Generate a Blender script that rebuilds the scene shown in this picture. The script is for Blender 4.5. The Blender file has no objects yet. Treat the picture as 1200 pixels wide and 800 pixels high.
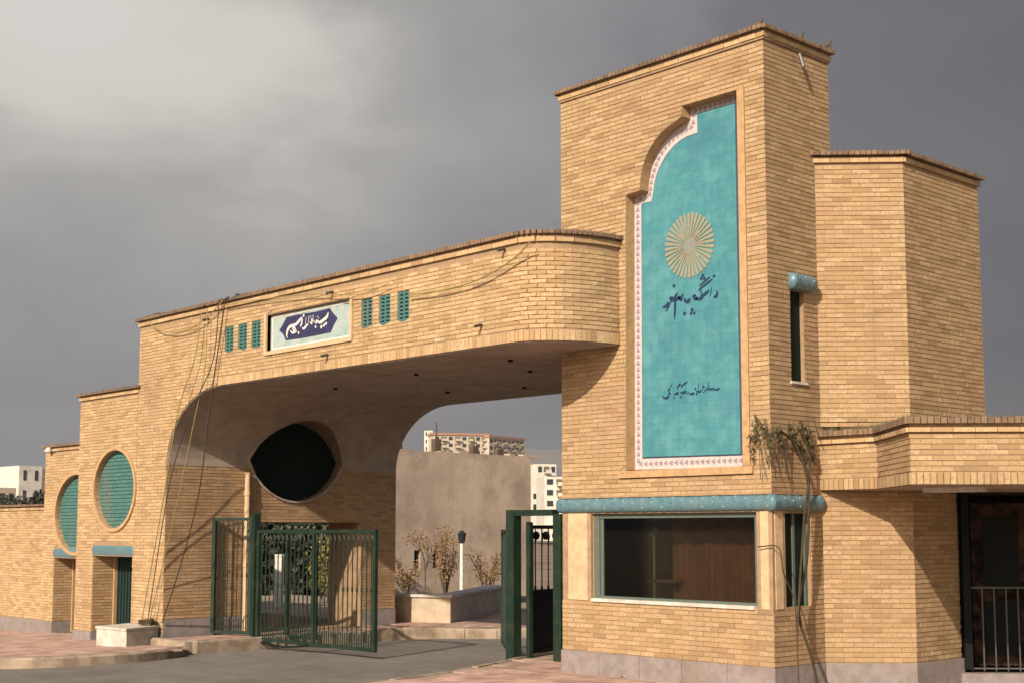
import bpy, bmesh, math, random
import numpy as np
from mathutils import Vector, Matrix
random.seed(7)
SC = bpy.context.scene
COL = SC.collection
# ------------------------------------------------------------------ camera
F_PX = 1617.0
PITCH = math.radians(5.8)
SHIFT = 220 - F_PX * math.tan(PITCH)
YAW = math.radians(47.3)
CAM = Vector((0, 0, 1.8))
FW = Vector((-math.sin(YAW) * math.cos(PITCH), math.cos(YAW) * math.cos(PITCH), math.sin(PITCH)))
RT = Vector((math.cos(YAW), math.sin(YAW), 0))
UP = RT.cross(FW)
cd = bpy.data.cameras.new('camera')
cam = bpy.data.objects.new('camera', cd)
COL.objects.link(cam)
m3 = Matrix((RT, UP, -FW)).transposed()
cam.matrix_world = Matrix.Translation(CAM) @ m3.to_4x4()
cd.sensor_width = 36
cd.lens = F_PX * 36 / 1200
cd.shift_y = SHIFT / 1200
cd.clip_end = 9000
SC.camera = cam
# ------------------------------------------------------------------ sun, sky, exposure
SUN_DIR = Vector((-.36, 1.0, -.64)).normalized()      # the way the light travels
SUN_EL = math.asin(-SUN_DIR.z)
SUN_AZ = math.atan2(-SUN_DIR.x, -SUN_DIR.y)
sd = bpy.data.lights.new('sun', 'SUN')
sd.energy = 5.0
sd.angle = math.radians(.6)
sd.color = (1.0, .89, .73)
sun = bpy.data.objects.new('sun', sd)
COL.objects.link(sun)
sun.rotation_euler = SUN_DIR.to_track_quat('-Z', 'Y').to_euler()
sun.location = (10, -20, 20)
W = bpy.data.worlds.new('World')
SC.world = W
W.use_nodes = True
nt = W.node_tree
nt.nodes.clear()
N = nt.nodes.new
out = N('ShaderNodeOutputWorld')
bg = N('ShaderNodeBackground')
bg.inputs['Strength'].default_value = .1
sky = N('ShaderNodeTexSky')
sky.sky_type = 'NISHITA'
sky.sun_disc = False
sky.sun_elevation = SUN_EL
sky.sun_rotation = SUN_AZ
sky.dust_density = 3
tc = N('ShaderNodeTexCoord')
# storm cloud: a slate deck, paler where it thins high on the left
nz = N('ShaderNodeTexNoise')
nz.inputs['Scale'].default_value = 3.0
nz.inputs['Detail'].default_value = 7
nz.inputs['Roughness'].default_value = .55
mp = N('ShaderNodeMapping')
mp.inputs['Scale'].default_value = (1, 1, 2.2)
nt.links.new(tc.outputs['Generated'], mp.inputs[0])
nt.links.new(mp.outputs[0], nz.inputs['Vector'])
dot = N('ShaderNodeVectorMath')
dot.operation = 'DOT_PRODUCT'
thin = (FW * F_PX + RT * (90 - 600) - UP * (0 - 400 - SHIFT)).normalized()
dot.inputs[1].default_value = thin
sq = N('ShaderNodeMapping')
sq.inputs['Scale'].default_value = (1, 1, 1.4)
nn = N('ShaderNodeVectorMath')
nn.operation = 'NORMALIZE'
nt.links.new(tc.outputs['Generated'], sq.inputs[0])
nt.links.new(sq.outputs[0], nn.inputs[0])
nt.links.new(nn.outputs[0], dot.inputs[0])
dot.inputs[1].default_value = Vector((thin.x, thin.y, thin.z * 1.4)).normalized()
ac = N('ShaderNodeMath')
ac.operation = 'ARCCOSINE'
nt.links.new(dot.outputs['Value'], ac.inputs[0])
ad = N('ShaderNodeMath')
ad.operation = 'MULTIPLY_ADD'
nt.links.new(nz.outputs['Fac'], ad.inputs[0])
ad.inputs[1].default_value = .46
ad.inputs[2].default_value = -.23
ad2 = N('ShaderNodeMath')
ad2.operation = 'ADD'
nt.links.new(ad.outputs[0], ad2.inputs[0])
nt.links.new(ac.outputs[0], ad2.inputs[1])
cr = N('ShaderNodeValToRGB')
SKY = [(0, (5.9, 5.7, 5.4)), (.09, (5.6, 5.35, 4.95)), (.19, (3.45, 3.35, 3.25)), (.27, (2.75, 2.72, 2.75)), (.36, (2.2, 2.15, 2.3)), (.46, (1.45, 1.43, 1.58)), (.60, (1.22, 1.22, 1.42)), (.80, (.72, .74, .94))]
for k, (p, c) in enumerate(SKY):
    el = cr.color_ramp.elements[0] if k == 0 else (cr.color_ramp.elements[-1] if k == len(SKY) - 1 else cr.color_ramp.elements.new(p))
    el.position = p
    el.color = (*c, 1)
nt.links.new(ad2.outputs[0], cr.inputs[0])
# the storm stands ahead; behind the viewer, where the sun is, the sky is clear
dv = N('ShaderNodeVectorMath')
dv.operation = 'DOT_PRODUCT'
dv.inputs[1].default_value = Vector((FW.x, FW.y, -.25)).normalized()
nt.links.new(tc.outputs['Generated'], dv.inputs[0])
cf = N('ShaderNodeMapRange')
cf.interpolation_type = 'SMOOTHSTEP'
cf.inputs['From Min'].default_value = -.55
cf.inputs['From Max'].default_value = .35
nt.links.new(dv.outputs['Value'], cf.inputs['Value'])
mx = N('ShaderNodeMix')
mx.data_type = 'RGBA'
nt.links.new(cf.outputs[0], mx.inputs[0])
nt.links.new(sky.outputs[0], mx.inputs[6])
nt.links.new(cr.outputs[0], mx.inputs[7])
nt.links.new(mx.outputs[2], bg.inputs['Color'])
nt.links.new(bg.outputs[0], out.inputs[0])
SC.view_settings.view_transform = 'Standard'
SC.view_settings.look = 'None'
SC.view_settings.exposure = 0.2
SC.view_settings.gamma = 1
SC.cycles.max_bounces = 6

# ------------------------------------------------------------------ measuring helpers
def ray(x, y):
    return FW * F_PX + RT * (x - 600) - UP * (y - 400 - SHIFT)
def atY(x, y, Y):
    d = ray(x, y); return CAM + d * ((Y - CAM.y) / d.y)
def atX(x, y, X):
    d = ray(x, y); return CAM + d * ((X - CAM.x) / d.x)
def atZ(x, y, z):
    d = ray(x, y); return CAM + d * ((z - CAM.z) / d.z)
def atD(x, y, D):                     # at horizontal distance D
    d = ray(x, y); return CAM + d * (D / math.hypot(d.x, d.y))

# ------------------------------------------------------------------ materials
def mat(name, base, rough=.85, var=None, vscale=6, vdet=4, bump=0, bscale=60, metal=0, spec=.3,
        stain=None, sscale=.7, sfac=.5, tint=None, coat=0, streak=None):
    m = bpy.data.materials.new(name)
    m.use_nodes = True
    t = m.node_tree
    b = t.nodes['Principled BSDF']
    b.inputs['Roughness'].default_value = rough
    b.inputs['Metallic'].default_value = metal
    b.inputs['Specular IOR Level'].default_value = spec
    b.inputs['Coat Weight'].default_value = coat
    co = t.nodes.new('ShaderNodeTexCoord')
    geo = t.nodes.new('ShaderNodeNewGeometry')
    pos = geo.outputs['Position']
    def rgb(c):
        n = t.nodes.new('ShaderNodeRGB'); n.outputs[0].default_value = (*c, 1); return n.outputs[0]
    def noise(s, d=4, r=.6, sc=None):
        n = t.nodes.new('ShaderNodeTexNoise')
        n.inputs['Scale'].default_value = s; n.inputs['Detail'].default_value = d
        n.inputs['Roughness'].default_value = r
        src = pos
        if sc:
            mm = t.nodes.new('ShaderNodeMapping'); mm.inputs['Scale'].default_value = sc
            t.links.new(pos, mm.inputs[0]); src = mm.outputs[0]
        t.links.new(src, n.inputs['Vector']); return n.outputs['Fac']
    def mixc(f, a, c2):
        n = t.nodes.new('ShaderNodeMix'); n.data_type = 'RGBA'
        if isinstance(f, (int, float)): n.inputs[0].default_value = f
        else: t.links.new(f, n.inputs[0])
        t.links.new(a, n.inputs[6]); t.links.new(c2, n.inputs[7]); return n.outputs[2]
    def ramp(v, lo, hi):
        n = t.nodes.new('ShaderNodeMapRange'); n.inputs['From Min'].default_value = lo
        n.inputs['From Max'].default_value = hi; n.interpolation_type = 'SMOOTHSTEP'
        t.links.new(v, n.inputs['Value']); return n.outputs[0]
    c = rgb(base)
    if tint:                          # per brick / per piece colour
        if tint[0] == 'object':
            oi = t.nodes.new('ShaderNodeObjectInfo'); src = oi.outputs['Random']
        else:
            at = t.nodes.new('ShaderNodeAttribute'); at.attribute_name = 'tint'; src = at.outputs['Fac']
        r = t.nodes.new('ShaderNodeValToRGB')
        cols = tint[1]
        el = r.color_ramp.elements
        el[0].color = (*cols[0], 1); el[1].color = (*cols[-1], 1)
        for i in range(1, len(cols) - 1):
            q = el.new(i / (len(cols) - 1)); q.color = (*cols[i], 1)
        t.links.new(src, r.inputs[0])
        c = r.outputs[0]
    if var:
        c = mixc(ramp(noise(vscale, vdet), .35, .7), c, rgb(var))
    if streak:
        sm = t.nodes.new('ShaderNodeMath'); sm.operation = 'MULTIPLY'; sm.inputs[1].default_value = streak[2] if len(streak) > 2 else 1
        t.links.new(ramp(noise(1, 4, .6, streak[1]), .5, .75), sm.inputs[0])
        c = mixc(sm.outputs[0], c, rgb(streak[0]))
    if stain:
        mm = t.nodes.new('ShaderNodeMath'); mm.operation = 'MULTIPLY'
        t.links.new(ramp(noise(sscale, 6, .65), .42, .72), mm.inputs[0]); mm.inputs[1].default_value = sfac
        c = mixc(mm.outputs[0], c, rgb(stain))
    t.links.new(c, b.inputs['Base Color'])
    if bump:
        bn = t.nodes.new('ShaderNodeBump'); bn.inputs['Strength'].default_value = bump
        bn.inputs['Distance'].default_value = .01
        t.links.new(noise(bscale, 5, .65), bn.inputs['Height'])
        t.links.new(bn.outputs[0], b.inputs['Normal'])
    return m
BR = [(.28, .17, .088), (.39, .25, .125), (.45, .30, .155), (.48, .325, .175), (.55, .385, .225), (.42, .245, .12)]
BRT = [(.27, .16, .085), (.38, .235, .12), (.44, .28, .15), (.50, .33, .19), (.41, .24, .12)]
def brick_mats(tag, cols, stain, sf):
    a = mat('brick_' + tag, cols[1], .9, var=tuple(v * .8 for v in cols[2]), vscale=35, bump=.5, bscale=120, stain=stain, sfac=sf, sscale=.9, streak=((.22, .15, .10), (2.6, 2.6, .3), .38), tint=('attr', cols))
    b = mat('brick_single_' + tag, cols[1], .9, var=tuple(v * .8 for v in cols[2]), vscale=35, bump=.5, bscale=120, stain=stain, sfac=sf, sscale=.9, streak=((.22, .15, .10), (2.6, 2.6, .3), .38), tint=('object', cols))
    return a, b
M = {}
M['brick'], M['brick1'] = brick_mats('buff', [tuple(v * 1.10 for v in c) for c in BR], (.30, .19, .10), .35)
M['brickt'], M['brickt1'] = brick_mats('tower', [tuple(v * .95 for v in c) for c in BR], (.34, .2, .12), .4)
M['cap'], M['cap1'] = brick_mats('cap', [(.11, .07, .045), (.19, .12, .075), (.27, .175, .105), (.15, .10, .07)], (.08, .06, .05), .7)
M['glaze'], M['glaze1'] = brick_mats('glazed', [(.062, .15, .14), (.07, .17, .158), (.082, .19, .175), (.058, .14, .132)], (.06, .16, .13), .3)
for k in ('glaze', 'glaze1'):
    M[k].node_tree.nodes['Principled BSDF'].inputs['Roughness'].default_value = .45
M['brickd'], M['brickd1'] = brick_mats('pier_inner', BRT, (.22, .14, .09), .4)  # darker brick tones for the pier's inner face
M['mortar'] = mat('mortar', (.34, .225, .13), .95, var=(.26, .17, .10), vscale=10, bump=.4)
M['plaster'] = mat('soffit_plaster', (.37, .295, .235), .95, var=(.30, .235, .185), vscale=5, vdet=10, stain=(.16, .115, .085), sscale=2.2, sfac=.4, bump=.35, bscale=30)
M['ring'] = mat('tan_render', (.46, .29, .15), .9, var=(.36, .22, .11), vscale=14, bump=.4)
M['stone'] = mat('grey_stone', (.27, .225, .215), .85, var=(.20, .165, .155), vscale=9, vdet=6, stain=(.2, .15, .11), sscale=3, sfac=.6, bump=.4, bscale=40)
M['white_stone'] = mat('white_stone', (.58, .54, .47), .7, var=(.42, .38, .32), vscale=7, stain=(.3, .24, .18), sscale=2.5, sfac=.5, bump=.3)
M['tile_field'] = mat('turquoise_tile', (.060, .218, .245), .45, var=(.10, .27, .29), vscale=7, vdet=9, stain=(.05, .17, .215), sscale=1.6, sfac=.8, bump=.08, bscale=9)
M['border'] = mat('pink_white_tile', (.50, .44, .42), .5, var=(.40, .37, .37), vscale=20)
M['motif'] = mat('rose_tile_motif', (.31, .23, .25), .5, var=(.25, .19, .23), vscale=30)
M['line'] = mat('dark_blue_line', (.05, .06, .13), .5)
M['ink'] = mat('ink_blue', (.015, .035, .09), .5)
M['orange'] = mat('emblem_orange', (.30, .24, .15), .5, var=(.21, .235, .18), vscale=25)
M['emblem_grey'] = mat('emblem_grey', (.17, .21, .20), .5, var=(.24, .22, .17), vscale=30)
M['cornice'] = mat('glazed_blue', (.105, .19, .215), .4, var=(.075, .15, .185), vscale=16, stain=(.2, .2, .16), sscale=4, sfac=.35, spec=.5)
M['cornice_dot'] = mat('glazed_pale_dot', (.19, .33, .35), .35)
M['cornice_dark'] = mat('glazed_dark_dot', (.05, .14, .21), .35)
M['post'] = mat('cream_post', (.56, .40, .24), .8, var=(.48, .33, .19), vscale=12, stain=(.36, .24, .14), sscale=5, sfac=.5, bump=.2)
M['green'] = mat('gate_green', (.005, .021, .012), .55, var=(.007, .02, .012), vscale=20, spec=.4, stain=(.05, .05, .03), sscale=6, sfac=.4)
M['black'] = mat('gate_black', (.008, .009, .009), .7, spec=.15)
M['door'] = mat('door_green', (.014, .034, .030), .6, var=(.012, .026, .022), vscale=8)
M['framegreen'] = mat('window_frame_green', (.085, .11, .09), .6, var=(.11, .13, .105), vscale=15)
M['curtain'] = mat('brown_curtain', (.50, .22, .14), .95, var=(.34, .14, .085), vscale=5, streak=((.46, .26, .15), (18, 18, .4)))
M['inside'] = mat('room_shade', (.012, .008, .006), .95, spec=.02, var=(.07, .04, .03))  # near-black: the shade of booth room and lobby is put into this colour
M['wood'] = mat('pale_wood', (.30, .17, .125), .8, var=(.25, .14, .09))
M['white'] = mat('white_paint', (.68, .65, .58), .7, var=(.55, .5, .44), vscale=9)
M['lamp'] = mat('lamp_black', (.02, .02, .025), .5)
M['cable'] = mat('cable_dark', (.05, .035, .02), .8)
M['cable_y'] = mat('cable_olive', (.26, .2, .07), .8)
M['asphalt'] = mat('asphalt', (.165, .145, .127), .95, var=(.21, .187, .163), vscale=2.6, vdet=12, stain=(.12, .10, .083), sscale=.8, sfac=.7, bump=1.0, bscale=60, streak=((.215, .185, .155), (.5, 5, 1), .5))
M['earth'] = mat('earth', (.26, .195, .14), .95, var=(.15, .11, .08), vscale=.2, bump=.3)
M['pink'] = mat('pink_paving', (.36, .20, .15), .9, var=(.29, .17, .13), vscale=3, vdet=7, stain=(.30, .22, .17), sscale=1.2, sfac=.7, bump=.4, bscale=70, tint=('attr', [(.49, .315, .25), (.56, .37, .30), (.53, .345, .28)]))
M['kerb'] = mat('kerb_stone', (.38, .29, .21), .9, var=(.22, .165, .12), vscale=4, vdet=7, stain=(.17, .12, .08), sscale=2, sfac=.6, bump=.5)
M['concrete'] = mat('rough_concrete', (.47, .36, .28), .95, var=(.38, .285, .22), vscale=.7, vdet=8, stain=(.28, .20, .15), sscale=1.1, sfac=.8, bump=1.0, bscale=7, streak=((.52, .41, .32), (.9, .9, .08)))
M['apt'] = mat('apartment_cream', (.52, .44, .33), .9, var=(.45, .37, .27), vscale=.3)
M['apt_red'] = mat('apartment_roof_red', (.36, .19, .12), .9)
M['loggia_shade'] = mat('apartment_shadowed_loggia', (.16, .11, .08), .8)  # shade inside the loggias put into a flat brown
M['pane'] = mat('far_glass', (.03, .035, .04), .2, spec=.5)
M['render_white'] = mat('white_render', (.66, .61, .52), .9, var=(.55, .5, .42), vscale=.5)
M['leaf_dry'] = mat('leaf_dry', (.2, .1, .05), .8, tint=('attr', [(.15, .085, .04), (.27, .14, .065), (.30, .19, .09), (.14, .11, .05)]))
M['leaf_olive'] = mat('leaf_olive', (.09, .08, .03), .8, tint=('attr', [(.035, .035, .015), (.075, .065, .025), (.12, .085, .035)]))
M['leaf_yellow'] = mat('leaf_yellow', (.2, .17, .05), .8, tint=('attr', [(.11, .12, .03), (.27, .22, .06), (.20, .15, .04)]))
M['leaf_dark'] = mat('leaf_dark', (.035, .042, .025), .8, tint=('attr', [(.02, .025, .016), (.045, .05, .03), (.06, .055, .035)]))
M['bark'] = mat('bark', (.11, .075, .05), .95, var=(.07, .05, .035))
M['weed'] = mat('dry_weed', (.13, .11, .05), .9)
M['hill'] = mat('hill_rock', (.19, .17, .16), .95, var=(.14, .125, .12), vscale=.01, vdet=8)
M['metal_grey'] = mat('dull_metal', (.10, .095, .085), .5, metal=.4)
def glass(name, col, a):
    m = bpy.data.materials.new(name); m.use_nodes = True
    t = m.node_tree; t.nodes.clear()
    o = t.nodes.new('ShaderNodeOutputMaterial'); g = t.nodes.new('ShaderNodeBsdfGlossy')
    tr = t.nodes.new('ShaderNodeBsdfTransparent'); mx = t.nodes.new('ShaderNodeMixShader')
    fr = t.nodes.new('ShaderNodeFresnel'); fr.inputs[0].default_value = 1.5
    g.inputs['Roughness'].default_value = .03
    tr.inputs[0].default_value = (*col, 1)
    t.links.new(fr.outputs[0], mx.inputs[0]); t.links.new(tr.outputs[0], mx.inputs[1]); t.links.new(g.outputs[0], mx.inputs[2])
    t.links.new(mx.outputs[0], o.inputs[0]); return m
M['glass'] = glass('window_glass', (.55, .55, .5), .1)
M['darkglass'] = mat('dark_glass', (.006, .014, .010), .5, spec=.10)

# ------------------------------------------------------------------ object helpers
def thing(name, label, cat, loc=(0, 0, 0), group=None):
    o = bpy.data.objects.new(name, None); COL.objects.link(o)
    o.empty_display_size = .2
    o.location = loc
    o['label'] = label; o['category'] = cat
    if group: o['group'] = group
    return o
def link(name, me, m, parent=None, kind=None):
    o = bpy.data.objects.new(name, me); COL.objects.link(o)
    if m is not None and not me.materials: me.materials.append(m)
    if parent is not None:
        o.parent = parent
        o.matrix_parent_inverse = Matrix.Translation(world_loc(parent)).inverted()
    if kind: o['kind'] = kind
    return o
def world_loc(o):
    v = Vector((0, 0, 0))
    while o is not None:
        v = v + (o.matrix_parent_inverse @ o.location - Vector((0, 0, 0)) if o.parent else Vector(o.location))
        o = o.parent
    return v
def obj(name, bm, m, parent=None, kind=None, smooth=False):
    me = bpy.data.meshes.new(name); bm.to_mesh(me); bm.free()
    if smooth:
        for p in me.polygons: p.use_smooth = True
    return link(name, me, m, parent, kind)
def tag(o, label, cat, group=None):
    o['label'] = label; o['category'] = cat
    if group: o['group'] = group
    return o
def box(bm, x0, x1, y0, y1, z0, z1):
    vs = [bm.verts.new(p) for p in ((x0, y0, z0), (x1, y0, z0), (x1, y1, z0), (x0, y1, z0), (x0, y0, z1), (x1, y0, z1), (x1, y1, z1), (x0, y1, z1))]
    for f in ((3, 2, 1, 0), (4, 5, 6, 7), (0, 1, 5, 4), (1, 2, 6, 5), (2, 3, 7, 6), (3, 0, 4, 7)):
        bm.faces.new([vs[i] for i in f])
    return bm
def B(*a): return box(bmesh.new(), *a)
def obox(bm, c, u, hw, hd, z0, z1):
    """box of half width hw along the 2D unit vector u, half depth hd across it"""
    u = Vector(u).normalized(); v = Vector((-u.y, u.x))
    P = [Vector(c[:2]) + u * a * hw + v * b_ * hd for a, b_ in ((-1, -1), (1, -1), (1, 1), (-1, 1))]
    vs = [bm.verts.new((p.x, p.y, z)) for z in (z0, z1) for p in P]
    for f in ((3, 2, 1, 0), (4, 5, 6, 7), (0, 1, 5, 4), (1, 2, 6, 5), (2, 3, 7, 6), (3, 0, 4, 7)):
        bm.faces.new([vs[i] for i in f])
    return bm
def bar(bm, a, b, r, n=6, r2=None):
    a = Vector(a); b = Vector(b); d = (b - a).normalized()
    q = d.to_track_quat('Z', 'Y'); r2 = r if r2 is None else r2
    A = [bm.verts.new(a + q @ Vector((math.cos(2 * math.pi * i / n) * r, math.sin(2 * math.pi * i / n) * r, 0))) for i in range(n)]
    C = [bm.verts.new(b + q @ Vector((math.cos(2 * math.pi * i / n) * r2, math.sin(2 * math.pi * i / n) * r2, 0))) for i in range(n)]
    for i in range(n):
        bm.faces.new((A[i], A[(i + 1) % n], C[(i + 1) % n], C[i]))
    bm.faces.new(A[::-1]); bm.faces.new(C)
    return bm
def smooth_pts(pts, k=6):
    pts = [Vector(p) for p in pts]
    if len(pts) < 3: return pts
    P = [pts[0] * 2 - pts[1]] + pts + [pts[-1] * 2 - pts[-2]]
    o = []
    for i in range(1, len(P) - 2):
        for j in range(k):
            t = j / k
            o.append(.5 * ((2 * P[i]) + (-P[i - 1] + P[i + 1]) * t + (2 * P[i - 1] - 5 * P[i] + 4 * P[i + 1] - P[i + 2]) * t * t + (-P[i - 1] + 3 * P[i] - 3 * P[i + 1] + P[i + 2]) * t ** 3))
    o.append(pts[-1]); return o
def tube(bm, pts, r, n=5, k=5):
    pts = smooth_pts(pts, k)
    rings = []
    for i, p in enumerate(pts):
        d = (pts[min(i + 1, len(pts) - 1)] - pts[max(i - 1, 0)]).normalized()
        q = d.to_track_quat('Z', 'Y')
        rings.append([bm.verts.new(p + q @ Vector((math.cos(2 * math.pi * a / n) * r, math.sin(2 * math.pi * a / n) * r, 0))) for a in range(n)])
    for A, C in zip(rings, rings[1:]):
        for i in range(n):
            bm.faces.new((A[i], A[(i + 1) % n], C[(i + 1) % n], C[i]))
    return bm
def prism(poly, z0, z1, bm=None):
    bm = bm or bmesh.new()
    a = [bm.verts.new((x, y, z0)) for x, y in poly]; b = [bm.verts.new((x, y, z1)) for x, y in poly]
    bm.faces.new(a[::-1]); bm.faces.new(b)
    for i in range(len(a)):
        j = (i + 1) % len(a); bm.faces.new((a[i], a[j], b[j], b[i]))
    bmesh.ops.recalc_face_normals(bm, faces=bm.faces[:])
    return bm
def slab_xz(poly, y0, y1, bm=None):
    bm = bm or bmesh.new()
    a = [bm.verts.new((x, y0, z)) for x, z in poly]; b = [bm.verts.new((x, y1, z)) for x, z in poly]
    bm.faces.new(a); bm.faces.new(b[::-1])
    for i in range(len(a)):
        j = (i + 1) % len(a); bm.faces.new((a[j], a[i], b[i], b[j]))
    bmesh.ops.recalc_face_normals(bm, faces=bm.faces[:])
    return bm
def slab_yz(poly, x0, x1, bm=None):
    bm = bm or bmesh.new()
    a = [bm.verts.new((x0, y, z)) for y, z in poly]; b = [bm.verts.new((x1, y, z)) for y, z in poly]
    bm.faces.new(a); bm.faces.new(b[::-1])
    for i in range(len(a)):
        j = (i + 1) % len(a); bm.faces.new((a[j], a[i], b[i], b[j]))
    bmesh.ops.recalc_face_normals(bm, faces=bm.faces[:])
    return bm
def cut(o, *cutters):
    for cb in cutters:
        me = bpy.data.meshes.new('cutter'); cb.to_mesh(me); cb.free()
        c = bpy.data.objects.new('cutter', me); COL.objects.link(c)
        md = o.modifiers.new('b', 'BOOLEAN'); md.operation = 'DIFFERENCE'; md.object = c; md.solver = 'EXACT'
        dg = bpy.context.evaluated_depsgraph_get(); dg.update()
        new = bpy.data.meshes.new_from_object(o.evaluated_get(dg))
        o.modifiers.clear(); o.data = new
        bpy.data.objects.remove(c)
    return o

# ------------------------------------------------------------------ brickwork: every brick is a block of its own
def subtract(iv, holes):
    res = [iv]
    for h in holes:
        if h is None: continue
        nx = []
        for a, b in res:
            if h[1] <= a or h[0] >= b: nx.append((a, b)); continue
            if h[0] > a: nx.append((a, h[0]))
            if h[1] < b: nx.append((h[1], b))
        res = nx
    return res
class Bricks:
    def __init__(self): self.q = {}
    def wall(self, pts, z0, z1, holes=(), H=.051, L=.205, jh=.0095, jv=.006, proud=.0065, m='brick', bond=True, rag=0, only=None, off=.0, ext=.0, depth=.004):
        pts = [Vector(p) for p in pts]
        seg = [(b - a).length for a, b in zip(pts, pts[1:])]
        cum = [0]
        for s in seg: cum.append(cum[-1] + s)
        S = cum[-1]
        def P(s):
            if s <= 0: return pts[0] + (pts[1] - pts[0]).normalized() * s
            if s >= S: return pts[-1] + (pts[-1] - pts[-2]).normalized() * (s - S)
            for i in range(len(seg)):
                if s <= cum[i + 1]: return pts[i].lerp(pts[i + 1], (s - cum[i]) / seg[i])
        n = max(1, round((z1 - z0) / H)); h = (z1 - z0) / n
        for k in range(n):
            zb = z0 + k * h + jh / 2; zt = z0 + (k + 1) * h - jh / 2; zm = (zb + zt) / 2
            s = -ext - (L / 2 if (bond and k % 2) else 0) - random.random() * .02
            while s < S + ext:
                a, b = max(s + jv / 2, -ext), min(s + L - jv / 2, S + ext)
                s += L
                if b - a < .02: continue
                f = lambda z: [hh(z) for hh in holes]
                rb, rt, rm = subtract((a, b), f(zb)), subtract((a, b), f(zt)), subtract((a, b), f(zm))
                if only:
                    lim = lambda r, z: [(max(u, only(z)[0]), min(v, only(z)[1])) for u, v in r] if only(z) else []
                    rb, rt, rm = lim(rb, zb), lim(rt, zt), lim(rm, zm)
                if len(rb) == len(rt): pairs = list(zip(rb, rt))
                else: pairs = [(r, r) for r in rm]
                for (ba, bb), (ta, tb) in pairs:
                    if bb - ba < .008 and tb - ta < .008: continue
                    if bb < ba: ba = bb = (ba + bb) / 2
                    if tb < ta: ta = tb = (ta + tb) / 2
                    if max(bb - ba, tb - ta) < .02: continue
                    A, C = P(min(ba, ta)), P(max(bb, tb))
                    d = (C - A)
                    if d.length < 1e-4: continue
                    d.normalize(); nn = Vector((d.y, -d.x))
                    pr = proud + random.uniform(-.0018, .0018) + off
                    if len(pts) > 2: pr += max(0, (P((min(ba, ta) + max(bb, tb)) / 2) - (A + C) / 2).dot(nn))
                    tz = zt - (random.random() * rag if rag else 0)
                    full = abs((bb - ba) - (L - jv)) < 1e-4 and abs((tb - ta) - (L - jv)) < 1e-4 and not rag
                    p = (P(ba), P(bb), P(tb), P(ta))
                    self.q.setdefault(m, []).append((p, (zb, zb, tz, tz), nn, pr, off - depth, full and bb < seg[0] and seg[0] > .5, (L - jv, zt - zb), d))
    def build(self, parent, single=300):
        for m, L in self.q.items():
            idx = []
            if single:
                cand = []
                for i, r in enumerate(L):
                    if r[5]:
                        c = Vector((r[0][0].x, r[0][0].y, r[1][0]))
                        v = (CAM - c); 
                        cand.append((v.length / max(.05, v.normalized().dot(Vector((r[2].x, r[2].y, 0)))), i))
                cand.sort(); idx = [i for _, i in cand[:single]]
            sel = set(idx)
            cache = {}
            for i in idx:
                p, z, nn, pr, back, full, size, d = L[i]
                key = (round(size[0], 4), round(size[1], 4), round(back, 3), round(pr * 500))
                if key not in cache:
                    me = bpy.data.meshes.new('brick')
                    w, hh = size; y = key[3] / 500
                    vv = [(0, -back, 0), (w, -back, 0), (w, -back, hh), (0, -back, hh), (0, -y, 0), (w, -y, 0), (w, -y, hh), (0, -y, hh)]
                    me.from_pydata(vv, [], [(4, 5, 6, 7), (0, 1, 5, 4), (1, 2, 6, 5), (2, 3, 7, 6), (3, 0, 4, 7)])
                    me.materials.append(M[m + '1'] if m + '1' in M else M[m])
                    cache[key] = me
                o = bpy.data.objects.new('brick', cache[key]); COL.objects.link(o)
                o.parent = parent
                pl = world_loc(parent)
                o.location = Vector((p[0].x, p[0].y, z[0])) - pl
                o.rotation_euler = (0, 0, math.atan2(d.y, d.x))
            V, Fc, T = [], [], []
            for i, (p, z, nn, pr, back, *_r) in enumerate(L):
                if i in sel: continue
                n0 = len(V)
                for q, zz in zip(p, z): V.append((q.x + nn.x * back, q.y + nn.y * back, zz))
                for q, zz in zip(p, z): V.append((q.x + nn.x * pr, q.y + nn.y * pr, zz))
                Fc += [(n0 + 4, n0 + 5, n0 + 6, n0 + 7), (n0, n0 + 1, n0 + 5, n0 + 4), (n0 + 1, n0 + 2, n0 + 6, n0 + 5), (n0 + 2, n0 + 3, n0 + 7, n0 + 6), (n0 + 3, n0, n0 + 4, n0 + 7)]
                T += [random.random()] * 5
            if V:
                me = bpy.data.meshes.new('brickwork'); me.from_pydata(V, [], Fc)
                at = me.attributes.new('tint', 'FLOAT', 'FACE'); at.data.foreach_set('value', T)
                nm = {'cap': 'coping_course', 'glaze': 'glazed_brickwork'}.get(m, 'brickwork')
                link(nm, me, M[m], parent, 'stuff')
def coping(bk, pts, zt, closed=False, s=1.0):
    """brick parapet edge: soldier cap, shadow gap, pale band"""
    bk.wall(pts, zt - .05 * s, zt, H=.05 * s, L=.062, jv=.009, jh=.002, proud=.078, m='cap', bond=False, rag=.014, ext=.06, depth=.0)
    bk.wall(pts, zt - .125 * s, zt - .07 * s, H=.055 * s, L=.215, jh=.002, proud=.032, ext=.03, depth=.0)
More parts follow.
